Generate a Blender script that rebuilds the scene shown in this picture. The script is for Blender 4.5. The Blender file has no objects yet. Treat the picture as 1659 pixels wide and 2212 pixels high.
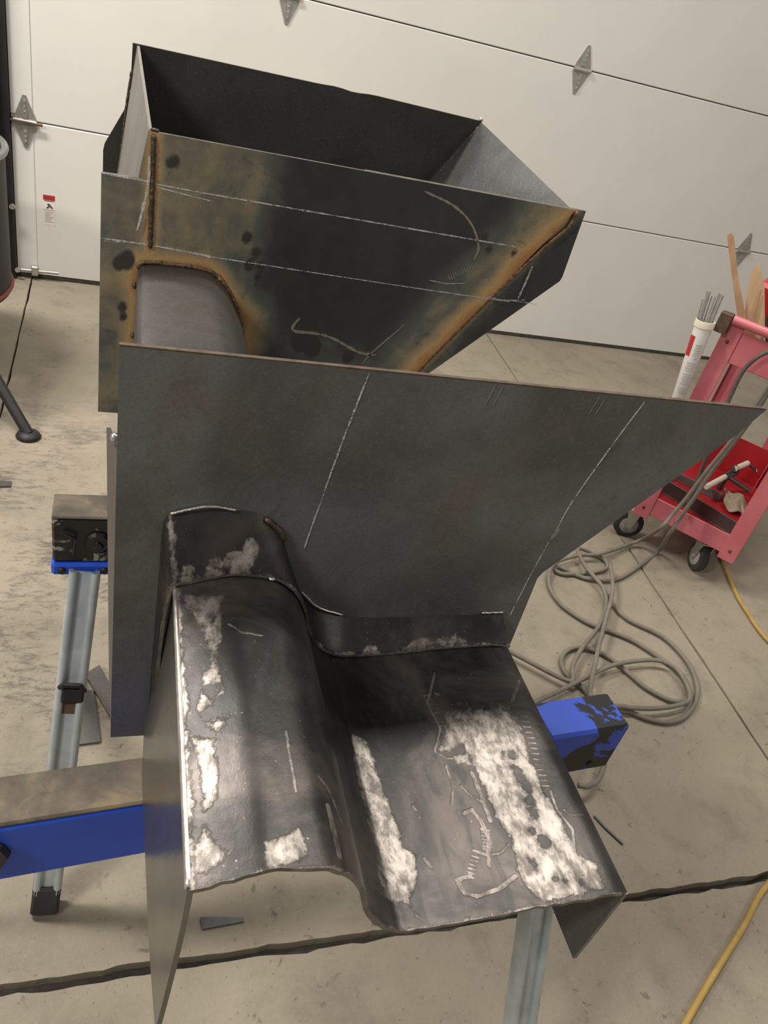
import bpy, math, random
import numpy as np
from mathutils import Matrix, Vector
random.seed(7); RNG = np.random.default_rng(7)
scene = bpy.context.scene
COL = scene.collection

# ------------------------------------------------------------------ camera
CAM_H = 1.36
cam_data = bpy.data.cameras.new('camera')
cam_data.sensor_fit = 'HORIZONTAL'; cam_data.sensor_width = 36.0
cam_data.lens = 1665.59 / 1659.0 * 36.0
cam_data.clip_start = 0.02
cam = bpy.data.objects.new('camera', cam_data); COL.objects.link(cam)
_p, _r, _y = 0.592513, 0.267296, 0.396344            # pitch down, roll, yaw
fwd = Vector((math.sin(_y)*math.cos(_p), math.cos(_y)*math.cos(_p), -math.sin(_p)))
r0 = Vector((math.cos(_y), -math.sin(_y), 0)); u0 = r0.cross(fwd)
rgt = math.cos(_r)*r0 + math.sin(_r)*u0; upv = -math.sin(_r)*r0 + math.cos(_r)*u0
M = Matrix((rgt, upv, -fwd)).transposed().to_4x4(); M.translation = (0, 0, CAM_H)
cam.matrix_world = M
scene.camera = cam

# ------------------------------------------------------------------ world and lamps
world = bpy.data.worlds.new('world'); scene.world = world; world.use_nodes = True
bg = world.node_tree.nodes['Background']
bg.inputs[0].default_value = (1.0, 0.95, 0.88, 1); bg.inputs[1].default_value = 0.21

def ceiling_lamp(name, loc, sx, sy, watts, col=(1.0, 0.945, 0.865), rz=0.0):
    l = bpy.data.lights.new(name, 'AREA'); l.shape = 'RECTANGLE'; l.size = sx; l.size_y = sy
    l.energy = watts; l.color = col
    o = bpy.data.objects.new(name, l); COL.objects.link(o); o.location = loc; o.rotation_euler = (0, 0, rz)
    return o
ceiling_lamp('ceiling_lamp', (-2.6, -0.40, 3.3), 1.2, 0.30, 115)
ceiling_lamp('ceiling_lamp', (1.40, 1.55, 3.3), 2.1, 0.26, 46)
ceiling_lamp('ceiling_lamp', (3.0, -1.2, 3.3), 1.2, 0.30, 30)
ceiling_lamp('ceiling_lamp', (-1.4, 2.35, 3.3), 1.2, 0.30, 112)
vs = scene.view_settings
vs.view_transform = 'Standard'; vs.look = 'None'; vs.gamma = 1.0; vs.use_curve_mapping = False
vs.exposure = 0.27

# ------------------------------------------------------------------ helpers
ORG = {}
def props(o, label=None, cat=None, group=None, kind=None):
    if label: o['label'] = label
    if cat: o['category'] = cat
    if group: o['group'] = group
    if kind: o['kind'] = kind
    return o
def thing(name, loc, label, cat, group=None, kind=None):
    o = bpy.data.objects.new(name, None); COL.objects.link(o); o.location = loc
    o.empty_display_size = 0.05
    ORG[o] = np.array(loc, float)
    return props(o, label, cat, group, kind)
def mesh(name, V, F, mats, parent=None, smooth=False, attrs=None, fm=None, auto=None):
    V = np.asarray(V, float)
    org = ORG[parent] if parent is not None else np.zeros(3)
    if parent is None:
        c = V.mean(0); c[2] = V[:, 2].min(); org = c
    me = bpy.data.meshes.new(name)
    me.from_pydata((V-org).tolist(), [], F if isinstance(F, list) else F.tolist())
    if not isinstance(mats, (list, tuple)): mats = [mats]
    for m in mats: me.materials.append(m)
    if fm is not None: me.polygons.foreach_set('material_index', fm)
    if smooth: me.polygons.foreach_set('use_smooth', [True]*len(me.polygons))
    if attrs:
        for k, a in attrs.items():
            at = me.attributes.new(k, 'FLOAT', 'POINT'); at.data.foreach_set('value', np.asarray(a, np.float32))
    me.validate(); me.update()
    o = bpy.data.objects.new(name, me); COL.objects.link(o)
    if parent is not None: o.parent = parent
    else: o.location = org
    ORG[o] = org
    if auto is not None and smooth:
        try: me.set_sharp_from_angle(angle=math.radians(auto))
        except Exception: pass
    return o
class MB:
    """collects shapes into one mesh"""
    def __init__(s): s.V = []; s.F = []; s.M = []; s.n = 0
    def add(s, V, F, m=0):
        V = np.asarray(V, float); s.V.append(V); s.F += [[i+s.n for i in f] for f in F]; s.M += [m]*len(F); s.n += len(V); return s
    def box(s, a, b, m=0, bev=0.0, fr=None):
        V, F = box_vf(a, b, bev)
        if fr is not None: V = fr(V)
        return s.add(V, F, m)
    def prism(s, poly, fn, t0, t1, m=0):
        n = len(poly); V = [fn(p, t0) for p in poly]+[fn(p, t1) for p in poly]
        F = [list(range(n))[::-1], list(range(n, 2*n))]+[[i, (i+1) % n, n+(i+1) % n, n+i] for i in range(n)]
        return s.add(V, F, m)
    def tube(s, pts, rad, n=10, m=0, caps=True):
        V, F = tube_vf(pts, rad, n, caps); return s.add(V, F, m)
    def build(s, name, mats, parent=None, smooth=False, auto=None):
        return mesh(name, np.vstack(s.V), s.F, mats, parent, smooth, None, s.M, auto)
def box_vf(a, b, bev=0.0):
    a = np.array(a, float); b = np.array(b, float); lo = np.minimum(a, b); hi = np.maximum(a, b)
    bev = min(bev, 0.45*(hi-lo).min())
    if bev <= 0:
        V = [(x, y, z) for x in (lo[0], hi[0]) for y in (lo[1], hi[1]) for z in (lo[2], hi[2])]
        F = [[0, 1, 3, 2], [4, 6, 7, 5], [0, 4, 5, 1], [2, 3, 7, 6], [0, 2, 6, 4], [1, 5, 7, 3]]
        return np.array(V), F
    # chamfered box: 24 verts
    V = []; idx = {}
    for sx in (0, 1):
        for sy in (0, 1):
            for sz in (0, 1):
                c = np.array([(lo, hi)[sx][0], (lo, hi)[sy][1], (lo, hi)[sz][2]]); d = np.array([1-2*sx, 1-2*sy, 1-2*sz])*bev
                for ax in range(3):
                    p = c+d; p[ax] = c[ax]; idx[(sx, sy, sz, ax)] = len(V); V.append(p)
    F = []
    S = [(0, 0), (1, 0), (1, 1), (0, 1)]
    def key(ax, k, i, j):
        t = [0, 0, 0]; t[ax] = k; o = [q for q in range(3) if q != ax]; t[o[0]] = i; t[o[1]] = j; return tuple(t)
    for ax in range(3):
        for k in (0, 1):
            f = [idx[key(ax, k, i, j)+(ax,)] for i, j in S]
            F.append(f)
    for ax in range(3):
        o = [q for q in range(3) if q != ax]
        for i in (0, 1):
            for j in (0, 1):
                k0 = key(ax, 0, i, j); k1 = key(ax, 1, i, j)
                F.append([idx[k0+(o[0],)], idx[k1+(o[0],)], idx[k1+(o[1],)], idx[k0+(o[1],)]])
    for c in [(i, j, k) for i in (0, 1) for j in (0, 1) for k in (0, 1)]:
        F.append([idx[c+(0,)], idx[c+(1,)], idx[c+(2,)]])
    V = np.array(V); cen = V.mean(0)
    for q, f in enumerate(F):
        n = np.cross(V[f[1]]-V[f[0]], V[f[2]]-V[f[1]])
        if n @ (V[f].mean(0)-cen) < 0: F[q] = f[::-1]
    return V, F
def catmull(P, per=8):
    P = np.asarray(P, float); Q = np.vstack([2*P[0]-P[1], P, 2*P[-1]-P[-2]]); out = []
    for i in range(1, len(Q)-2):
        a, b, c, d = Q[i-1:i+3]
        for t in np.linspace(0, 1, per, endpoint=False):
            out.append(0.5*((2*b)+(c-a)*t+(2*a-5*b+4*c-d)*t*t+(3*b-a-3*c+d)*t**3))
    out.append(P[-1]); return np.array(out)
def resample(P, n):
    P = np.asarray(P, float); L = np.r_[0, np.cumsum(np.linalg.norm(np.diff(P, axis=0), axis=1))]
    t = np.linspace(0, L[-1], n); return np.stack([np.interp(t, L, P[:, k]) for k in range(P.shape[1])], 1)
def tube_vf(pts, rad, n=10, caps=True):
    P = np.asarray(pts, float); k = len(P); R = np.broadcast_to(np.asarray(rad, float), (k,))
    T = np.gradient(P, axis=0); T /= np.linalg.norm(T, axis=1)[:, None]+1e-12
    up = np.array([0, 0, 1.0]) if abs(T[0][2]) < .9 else np.array([1.0, 0, 0])
    N = np.cross(T[0], up); N /= np.linalg.norm(N); V = []
    for i in range(k):
        N = N-T[i]*(N@T[i]); N /= np.linalg.norm(N); B = np.cross(T[i], N)
        for a in range(n):
            t = 2*math.pi*a/n; V.append(P[i]+R[i]*(math.cos(t)*N+math.sin(t)*B))
    F = [[i*n+a, i*n+(a+1) % n, (i+1)*n+(a+1) % n, (i+1)*n+a] for i in range(k-1) for a in range(n)]
    if caps: F += [list(range(n))[::-1], [(k-1)*n+a for a in range(n)]]
    return np.array(V), F
def lathe_vf(prof, c, n=32, axis='z'):
    V = []
    for r_, h in prof:
        for a in range(n):
            t = 2*math.pi*a/n; V.append((r_*math.cos(t), r_*math.sin(t), h))
    k = len(prof); F = [[i*n+a, i*n+(a+1) % n, (i+1)*n+(a+1) % n, (i+1)*n+a] for i in range(k-1) for a in range(n)]
    V = np.array(V)
    if axis == 'y': V = V[:, [0, 2, 1]]
    if axis == 'x': V = V[:, [2, 0, 1]]
    return V+np.array(c), F
def sheet(name, G, thick, mats, parent, attr_fn=None, smooth=True, auto=35):
    """G: grid of points nu x nv x 3 (visible side); thick: offset vector or grid of offsets -> closed solid"""
    G = np.asarray(G, float); nu, nv, _ = G.shape
    off = np.broadcast_to(np.asarray(thick, float), G.shape)
    A = G.reshape(-1, 3); Bk = (G+off).reshape(-1, 3); n = nu*nv
    i = np.arange(nu-1)[:, None]*nv+np.arange(nv-1)[None]; i = i.ravel()
    f1 = np.stack([i, i+1, i+nv+1, i+nv], 1)
    F = [f1, f1[:, ::-1]+n]
    def strip(e):
        a = np.array(e[:-1]); b = np.array(e[1:]); return np.stack([b, a, a+n, b+n], 1)
    F.append(strip(np.arange(nv))); F.append(strip(((nu-1)*nv+np.arange(nv))[::-1]))
    F.append(strip((np.arange(nu)*nv)[::-1])); F.append(strip(np.arange(nu)*nv+nv-1))
    F = np.vstack(F)
    # orient: front faces away from thickness
    nrm = np.cross(A[f1[0][1]]-A[f1[0][0]], A[f1[0][2]]-A[f1[0][1]])
    if nrm @ off.reshape(-1, 3)[0] > 0: F = F[:, ::-1]
    V = np.vstack([A, Bk]); at = None; fm = None
    if isinstance(mats, (list, tuple)): fm = [0]*(2*len(f1))+[1]*(len(F)-2*len(f1))
    if attr_fn: at = attr_fn(V)
    return mesh(name, V, F, mats, parent, smooth, at, fm, auto)
def quad_sheet(name, c, thick, mats, parent, nu=12, nv=12, attr_fn=None):
    c = np.array(c, float); u = np.linspace(0, 1, nu)[:, None, None]; v = np.linspace(0, 1, nv)[None, :, None]
    G = (1-u)*(1-v)*c[0]+u*(1-v)*c[1]+u*v*c[2]+(1-u)*v*c[3]
    return sheet(name, G, thick, mats, parent, attr_fn, True, 30)
def seg_d(P, a, b):
    a = np.array(a, float); b = np.array(b, float); d = b-a; t = np.clip(((P-a)@d)/(d@d+1e-12), 0, 1)
    return np.linalg.norm(P-(a+t[:, None]*d), axis=1)
def line_d(P, L):
    return np.min([seg_d(P, L[i], L[i+1]) for i in range(len(L)-1)], axis=0)
def poly_sd(P, L):
    L = [np.array(q, float) for q in L]; d = line_d(P, L+[L[0]]); ins = np.zeros(len(P), bool)
    for i in range(len(L)):
        a, b = L[i], L[(i+1) % len(L)]
        c = (a[1] > P[:, 1]) != (b[1] > P[:, 1])
        x = (b[0]-a[0])*(P[:, 1]-a[1])/(b[1]-a[1]+1e-15)+a[0]
        ins ^= c & (P[:, 0] < x)
    return np.where(ins, d, -d)

# ------------------------------------------------------------------ materials
class NT:
    def __init__(s, name):
        s.m = bpy.data.materials.new(name); s.m.use_nodes = True; s.t = s.m.node_tree; s.b = s.t.nodes['Principled BSDF']
        s.co = None
    def n(s, typ, **kw):
        x = s.t.nodes.new(typ)
        for k, v in kw.items(): setattr(x, k, v)
        return x
    def l(s, a, b): s.t.links.new(a, b)
    def obj(s):
        if s.co is None: s.co = s.n('ShaderNodeTexCoord').outputs['Object']
        return s.co
    def geo(s):
        return s.n('ShaderNodeNewGeometry').outputs['Position']
    def map(s, scale=(1, 1, 1), rot=(0, 0, 0), src=None):
        x = s.n('ShaderNodeMapping'); x.inputs['Scale'].default_value = scale; x.inputs['Rotation'].default_value = rot
        s.l(src or s.geo(), x.inputs['Vector']); return x.outputs[0]
    def noise(s, scale, detail=4, rough=.55, vec=None, dist=0):
        x = s.n('ShaderNodeTexNoise'); x.inputs['Scale'].default_value = scale; x.inputs['Detail'].default_value = detail
        x.inputs['Roughness'].default_value = rough; x.inputs['Distortion'].default_value = dist
        s.l(vec or s.geo(), x.inputs['Vector']); return x.outputs['Fac']
    def ramp(s, fac, stops, interp='LINEAR'):
        x = s.n('ShaderNodeValToRGB'); cr = x.color_ramp; cr.interpolation = interp
        def c4(c): return (*c, 1) if isinstance(c, tuple) else (c, c, c, 1)
        cr.elements[0].position = stops[0][0]; cr.elements[0].color = c4(stops[0][1])
        cr.elements[1].position = stops[-1][0]; cr.elements[1].color = c4(stops[-1][1])
        for q, c in stops[1:-1]:
            e = cr.elements.new(q); e.color = c4(c)
        s.l(fac, x.inputs[0]); return x.outputs[0]
    def mix(s, f, a, b, mode='MIX'):
        x = s.n('ShaderNodeMix', data_type='RGBA', blend_type=mode)
        s.put(f, x.inputs[0]); s.put(a, x.inputs[6]); s.put(b, x.inputs[7]); return x.outputs[2]
    def put(s, v, inp):
        if isinstance(v, bpy.types.NodeSocket): s.l(v, inp)
        elif isinstance(v, (tuple, list)): inp.default_value = (*v, 1) if len(v) == 3 else v
        else: inp.default_value = v
    def math(s, op, a, b=0.0, c=0.0, clamp=False):
        x = s.n('ShaderNodeMath', operation=op, use_clamp=clamp); s.put(a, x.inputs[0]); s.put(b, x.inputs[1]); s.put(c, x.inputs[2]); return x.outputs[0]
    def sm(s, v, lo, hi):
        x = s.n('ShaderNodeMapRange', interpolation_type='SMOOTHSTEP'); s.put(v, x.inputs[0]); x.inputs[1].default_value = lo; x.inputs[2].default_value = hi
        return x.outputs[0]
    def attr(s, name):
        return s.n('ShaderNodeAttribute', attribute_name=name).outputs['Fac']
    def bump(s, h, strength=.3, dist=.002):
        x = s.n('ShaderNodeBump'); x.inputs['Strength'].default_value = strength; x.inputs['Distance'].default_value = dist
        s.l(h, x.inputs['Height']); s.l(x.outputs[0], s.b.inputs['Normal'])
    def set(s, color=None, rough=None, metal=None, **kw):
        if color is not None: s.put(color, s.b.inputs['Base Color'])
        if rough is not None: s.put(rough, s.b.inputs['Roughness'])
        if metal is not None: s.put(metal, s.b.inputs['Metallic'])
        for k, v in kw.items(): s.put(v, s.b.inputs[k.replace('_', ' ')])
        return s.m
def simple(name, c1, c2, rough=.5, metal=0., scale=20, bump=0.1, stretch=(1, 1, 1), dist=.001):
    t = NT(name); v = t.map(stretch); f = t.noise(scale, 5, .6, v)
    col = t.ramp(f, [(.3, c1), (.7, c2)]); t.bump(t.noise(scale*4, 3, .6, v), bump, dist)
    return t.set(col, rough, metal)

# concrete with dust, grime streaks and stains
def mat_concrete():
    t = NT('concrete'); p = t.geo()
    big = t.noise(1.6, 4, .6, p); med = t.noise(9, 7, .68, p, .3); fine = t.noise(150, 3, .65, p)
    base = t.ramp(big, [(.3, (.235, .203, .152)), (.7, (.305, .265, .200))])
    base = t.mix(t.math('MULTIPLY', t.sm(med, .47, .70), .50), base, (.165, .142, .108))
    # dark trodden dirt, streaked, mostly on the left near the stand
    sv = t.map((6, 15, 1), (0, 0, .5)); st = t.math('ADD', t.math('MULTIPLY', t.noise(3.6, 9, .8, sv, .35), .6), t.math('MULTIPLY', t.noise(4.2, 5, .6, p), .4))
    x = t.n('ShaderNodeSeparateXYZ'); t.l(p, x.inputs[0])
    zone = t.math('MULTIPLY', t.sm(x.outputs[0], .45, -.10), t.math('MULTIPLY', t.sm(x.outputs[1], 2.7, 1.9), t.sm(x.outputs[1], .75, 1.25)))
    dirt = t.math('MULTIPLY', t.sm(st, .48, .60), zone)
    base = t.mix(t.math('MULTIPLY', dirt, .85), base, (.075, .062, .052))
    # dark spatter and scuffs
    sp = t.noise(42, 3, .6, p, .6); sp2 = t.noise(4.5, 3, .5, p)
    spots = t.math('MULTIPLY', t.sm(sp, .62, .70), t.sm(sp2, .40, .58))
    base = t.mix(t.math('MULTIPLY', spots, .60), base, (.070, .058, .047))
    sp3 = t.noise(110, 2, .5, p); base = t.mix(t.math('MULTIPLY', t.sm(sp3, .66, .74), .5), base, (.075, .063, .05))
    # large soft stains
    ln = t.noise(3.1, 4, .6, t.map((1, 1, 1), (0, 0, .8)), .7)
    base = t.mix(t.math('MULTIPLY', t.sm(ln, .54, .72), .45), base, (.145, .128, .102))
    base = t.mix(t.math('MULTIPLY', t.sm(fine, .52, .8), .35), base, (.40, .355, .275))
    t.bump(t.math('ADD', med, t.math('MULTIPLY', fine, .5)), .35, .003)
    return t.set(base, t.math('ADD', .58, t.math('MULTIPLY', med, .2)), 0)
M_CONC = mat_concrete()
M_JOINT = simple('joint_dirt', (.035, .03, .026), (.07, .06, .05), .95, 0, 60, .4)
M_DOOR = simple('door_paint', (.66, .645, .61), (.70, .685, .645), .42, 0, 3, .03)
M_GAP = simple('seam_gap', (.30, .27, .24), (.36, .33, .29), .9)
M_ZINC = simple('zinc_plate', (.42, .41, .37), (.56, .55, .50), .38, .75, 40, .1)
M_GALV = simple('galvanised_steel', (.36, .40, .41), (.50, .54, .55), .45, .35, 30, .1)
M_BLACK = simple('black_paint', (.006, .006, .006), (.013, .012, .011), .55, 0, 25, .1)
M_RUBBER = simple('rubber', (.020, .020, .019), (.042, .040, .038), .75, 0, 30, .2)
M_TRACK = simple('track_steel', (.16, .165, .16), (.28, .285, .28), .35, .6, 12, .05)

# mill-scale steel plate
def mat_steel(name, dark=(.098, .097, .093), blue=(.155, .163, .158), brown=(.145, .122, .102), rough=.46, metal=.30, sc=1.0):
    t = NT(name); p = t.geo()
    a = t.noise(5*sc, 4, .55, p, .3); b = t.noise(11*sc, 5, .6, t.map((1, 1, .6)), .2); c = t.noise(240, 2, .5, p)
    col = t.mix(t.sm(a, .38, .62), dark, blue); col = t.mix(t.math('MULTIPLY', t.sm(b, .5, .72), .7), col, brown)
    f2 = t.noise(420, 3, .7, p); col = t.mix(t.math('MULTIPLY', t.sm(f2, .48, .72), .30), col, (dark[0]*.45, dark[1]*.45, dark[2]*.45))
    col = t.mix(t.math('MULTIPLY', t.sm(c, .55, .75), .16), col, (.26, .25, .23)); sp = t.noise(34, 6, .72, p, .8)
    col = t.mix(t.math('MULTIPLY', t.sm(sp, .55, .70), .35), col, (dark[0]*.7, dark[1]*.7, dark[2]*.7))
    t.bump(t.math('ADD', t.noise(70, 6, .7, p), t.math('MULTIPLY', c, .5)), .22, .0014)
    return t.set(col, t.math('ADD', rough-.06, t.math('MULTIPLY', b, .14)), metal)
M_STEEL = mat_steel('mill_scale_steel')
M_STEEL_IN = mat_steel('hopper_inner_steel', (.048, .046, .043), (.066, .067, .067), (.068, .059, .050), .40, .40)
M_STEEL_WALL = mat_steel('hopper_wall_steel', (.062, .064, .064), (.115, .122, .125), (.075, .067, .058), .32, .65)  # right wall steel lightened, its bright reflection put into the colour
M_EDGE = simple('cut_edge_highlight', (.11, .098, .082), (.27, .25, .22), .38, .7, 90, .3)  # cut rims brightened, silver edge highlight put into the colour
M_EDGE_RUST = simple('rusty_cut_edge', (.060, .043, .032), (.145, .10, .07), .6, .3, 70, .3)
M_STEEL_GREY = mat_steel('bare_grey_steel', (.080, .074, .070), (.112, .107, .100), (.095, .078, .066), .42, .55)
M_STEEL_LIGHT = mat_steel('lit_grey_steel', (.22, .205, .185), (.27, .255, .23), (.20, .175, .15), .5, .35)  # left wall's lit tone put into the colour; also used for pale marks
M_OLIVE = mat_steel('olive_sheen_steel', (.17, .16, .138), (.20, .192, .168), (.215, .165, .105), .24, .78)

def mat_heat():
    t = NT('heat_tinted_steel'); p = t.geo()
    h = t.attr('tint_amount'); n1 = t.noise(14, 5, .62, p, .4); n2 = t.noise(45, 4, .6, p)
    v = t.math('ADD', h, t.math('MULTIPLY', t.math('SUBTRACT', n1, .5), .55)); v = t.math('ADD', v, t.math('MULTIPLY', t.math('SUBTRACT', n2, .5), .12), clamp=True)
    col = t.ramp(v, [(0., (.036, .035, .036)), (.22, (.055, .055, .052)), (.42, (.115, .125, .112)), (.58, (.29, .24, .15)), (.78, (.52, .34, .16)), (1., (.40, .19, .06))])
    # dark oily blotches
    bl = t.attr('blot'); col = t.mix(t.sm(t.math('ADD', bl, t.math('MULTIPLY', t.math('SUBTRACT', n2, .5), .008)), -.002, .0025), col, (.05, .046, .042))
    gr = t.noise(380, 3, .7, p); col = t.mix(t.math('MULTIPLY', t.sm(gr, .5, .75), .28), col, (.03, .028, .026)); sp = t.noise(30, 6, .74, p, 1.0); col = t.mix(t.math('MULTIPLY', t.sm(sp, .58, .70), .45), col, (.045, .042, .04))
    t.bump(t.math('ADD', n2, t.noise(160, 2, .5, p)), .12, .001)
    return t.set(col, t.math('ADD', .36, t.math('MULTIPLY', n1, .12)), .22)
M_HEAT = mat_heat()

def mat_tread(name, k=1.0, rbase=.36):
    t = NT(name); p = t.geo()
    d = t.attr('grind'); nz = t.noise(52, 7, .72, p, .5); nf = t.noise(230, 3, .65, p)
    dd = t.math('ADD', d, t.math('MULTIPLY', t.math('SUBTRACT', nz, .5), .016))
    dd = t.math('ADD', dd, t.math('MULTIPLY', t.math('SUBTRACT', nf, .5), .004))
    nm = t.noise(125, 5, .7, p); dd = t.math('ADD', dd, t.math('MULTIPLY', t.math('SUBTRACT', nm, .5), .007))
    mask = t.sm(dd, -.0012, .0018)
    sk = t.math('ADD', t.attr('scratch'), t.math('MULTIPLY', t.math('SUBTRACT', nm, .5), .0030)); sk = t.math('ADD', sk, t.math('MULTIPLY', t.math('SUBTRACT', nf, .5), .0016))
    mask = t.math('MAXIMUM', mask, t.math('MULTIPLY', t.sm(sk, -.0004, .0007), .85))
    streak = t.noise(80, 5, .68, t.map((1.5, .8, 1), (0, 0, .25)), .25)
    wear = t.math('MULTIPLY', mask, t.math('ADD', .42, t.math('ADD', t.math('MULTIPLY', t.sm(streak, .34, .60), .25), t.math('MULTIPLY', t.sm(dd, .0, .007), .33))))
    a = t.noise(8, 5, .62, p, .7); b = t.noise(24, 6, .68, t.map((2.0, .6, 1)), .6)
    c1 = (.026*k, .024*k, .023*k); c2 = (.088*k, .074*k, .067*k)
    dark = t.mix(t.sm(a, .40, .64), c1, c2); dark = t.mix(t.math('MULTIPLY', t.sm(b, .50, .68), .7), dark, (.040*k, .043*k, .042*k))
    spk = t.sm(t.noise(300, 3, .6, p), .68, .74); dark = t.mix(t.math('MULTIPLY', spk, .45), dark, (.42, .36, .32))
    cl = t.noise(26, 5, .65, p, .5); bright = t.mix(t.sm(t.math('ADD', t.math('MULTIPLY', streak, .5), t.math('MULTIPLY', cl, .5)), .40, .58), (.17, .152, .135), (.44, .395, .36))
    col = t.mix(wear, dark, bright)
    t.bump(t.math('ADD', t.math('ADD', t.math('MULTIPLY', streak, t.math('ADD', .35, t.math('MULTIPLY', mask, .75))), t.math('MULTIPLY', nz, .4)), t.math('MULTIPLY', mask, .04)), .30, .0016)
    rough = t.math('ADD', t.math('ADD', rbase, t.math('MULTIPLY', mask, .08)), t.math('MULTIPLY', t.math('SUBTRACT', b, .5), .25))
    return t.set(col, rough, t.math('ADD', .50, t.math('MULTIPLY', mask, .30)))
M_TREAD = mat_tread('ground_tread_steel'); M_COLLAR = mat_tread('dark_collar_steel', .62, .44)
M_POLISH = simple('polished_bend', (.45, .41, .37), (.78, .72, .66), .34, .85, 60, .3, (2, .5, 1))
M_WELD = simple('weld_bead', (.065, .05, .035), (.26, .17, .085), .42, .55, 130, .5, dist=.002)
M_WELD_DARK = simple('weld_bead_dark', (.05, .042, .036), (.15, .11, .075), .4, .6, 130, .5, dist=.002)
M_TACK = simple('tack_weld', (.45, .45, .45), (.75, .76, .78), .25, .95, 120, .4)
def mat_chalk():
    t = NT('chalk'); p = t.geo(); n = t.noise(520, 3, .7, p); n2 = t.noise(60, 3, .6, p)
    t.put(t.math('MULTIPLY', t.sm(t.math('ADD', n, t.math('MULTIPLY', t.math('SUBTRACT', n2, .5), .7)), .36, .60), .92), t.b.inputs['Alpha'])
    return t.set((.62, .62, .62), .9, 0)
M_CHALK = mat_chalk()
M_SCRATCH = simple('grinder_scratch', (.26, .235, .19), (.36, .33, .27), .5, .5, 200, .3)
def mat_worn_blue():
    t = NT('worn_blue_paint'); p = t.geo(); n = t.noise(16, 6, .6, p, .5); n2 = t.noise(60, 4, .6, p)
    x = t.n('ShaderNodeSeparateXYZ'); t.l(p, x.inputs[0]); g = t.math('MULTIPLY', t.sm(x.outputs[0], .62, .52), .09)
    m = t.sm(t.math('ADD', t.math('ADD', n, g), t.math('MULTIPLY', n2, .08)), .59, .615)
    col = t.mix(m, (.007, .007, .007), (.022, .060, .38)); t.bump(m, .3, .0008)
    return t.set(col, .45, 0, Specular_IOR_Level=.3)
M_BLUEWORN = mat_worn_blue()
M_BLUE = simple('blue_paint', (.010, .062, .50), (.018, .085, .60), .38, 0, 14, .06)
def mat_dirty_top():
    t = NT('dirty_beam_top'); p = t.geo(); n = t.noise(13, 6, .65, p, .4); n2 = t.noise(50, 4, .6, p)
    col = t.ramp(n, [(.3, (.055, .046, .036)), (.5, (.125, .102, .075)), (.7, (.26, .205, .125))]); col = t.mix(t.math('MULTIPLY', t.sm(n2, .6, .75), .4), col, (.04, .035, .03))
    t.bump(n2, .3, .002); return t.set(col, .75, 0)
M_TOP = mat_dirty_top()
def mat_greasy():
    t = NT('greasy_black'); p = t.geo(); n = t.noise(34, 5, .6, p, .9)
    col = t.mix(t.sm(n, .56, .62), (.010, .010, .011), (.30, .28, .23)); t.bump(n, .4, .003); return t.set(col, .28, 0)
M_GREASE = mat_greasy()
M_REDHAZE = simple('red_paint_light_haze', (.46, .10, .125), (.56, .16, .185), .34, 0, 6, .05)  # cart red paled: pinkish light haze mixed into the paint colour
M_REDDEEP = simple('red_tray_paint', (.36, .012, .018), (.44, .022, .028), .40, 0, 6, .05)
M_CABLE = simple('dusty_cable', (.15, .132, .105), (.20, .18, .145), .75, 0, 40, .2)
M_CABLE_DK = simple('dark_cable', (.07, .06, .05), (.12, .10, .085), .6, 0, 40, .2)
M_YELLOW = simple('yellow_hose', (.33, .215, .055), (.42, .28, .08), .45, 0, 30, .1)
M_WHITE = simple('white_plastic', (.72, .70, .69), (.80, .78, .77), .35, 0, 10, .03)
M_CREAM = simple('cream_plastic', (.70, .64, .50), (.76, .70, .57), .45, 0, 20, .1)
M_LABELRED = simple('label_red', (.42, .018, .022), (.46, .025, .028), .45)
M_INK = simple('grey_print', (.38, .37, .38), (.46, .45, .46), .6)
M_INKDK = simple('dark_print', (.06, .05, .05), (.10, .08, .08), .6)
M_WOOD = simple('weathered_wood', (.30, .17, .095), (.46, .29, .17), .75, 0, 30, .4, (1, 1, .15), .002)
M_WOODPALE = simple('pale_wood', (.42, .29, .16), (.56, .40, .24), .75, 0, 30, .4, (1, 1, .2), .002)
M_RAG = simple('tan_leather', (.27, .215, .155), (.42, .35, .26), .9, 0, 60, .6, dist=.004)
M_ROD = simple('grey_flux_rod', (.22, .21, .21), (.36, .35, .34), .6, .1, 60, .2)
M_BROWN = simple('rusty_clip', (.07, .042, .03), (.15, .085, .055), .6, .3, 50, .3)
M_STICKER = simple('sticker_white', (.70, .64, .60), (.76, .70, .66), .5)
M_RUSTRED = simple('rusty_red', (.18, .03, .022), (.27, .05, .035), .6, .1, 30, .3)
M_WALL = simple('wall_liner', (.30, .29, .27), (.36, .35, .32), .7, 0, 4, .05)

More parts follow.
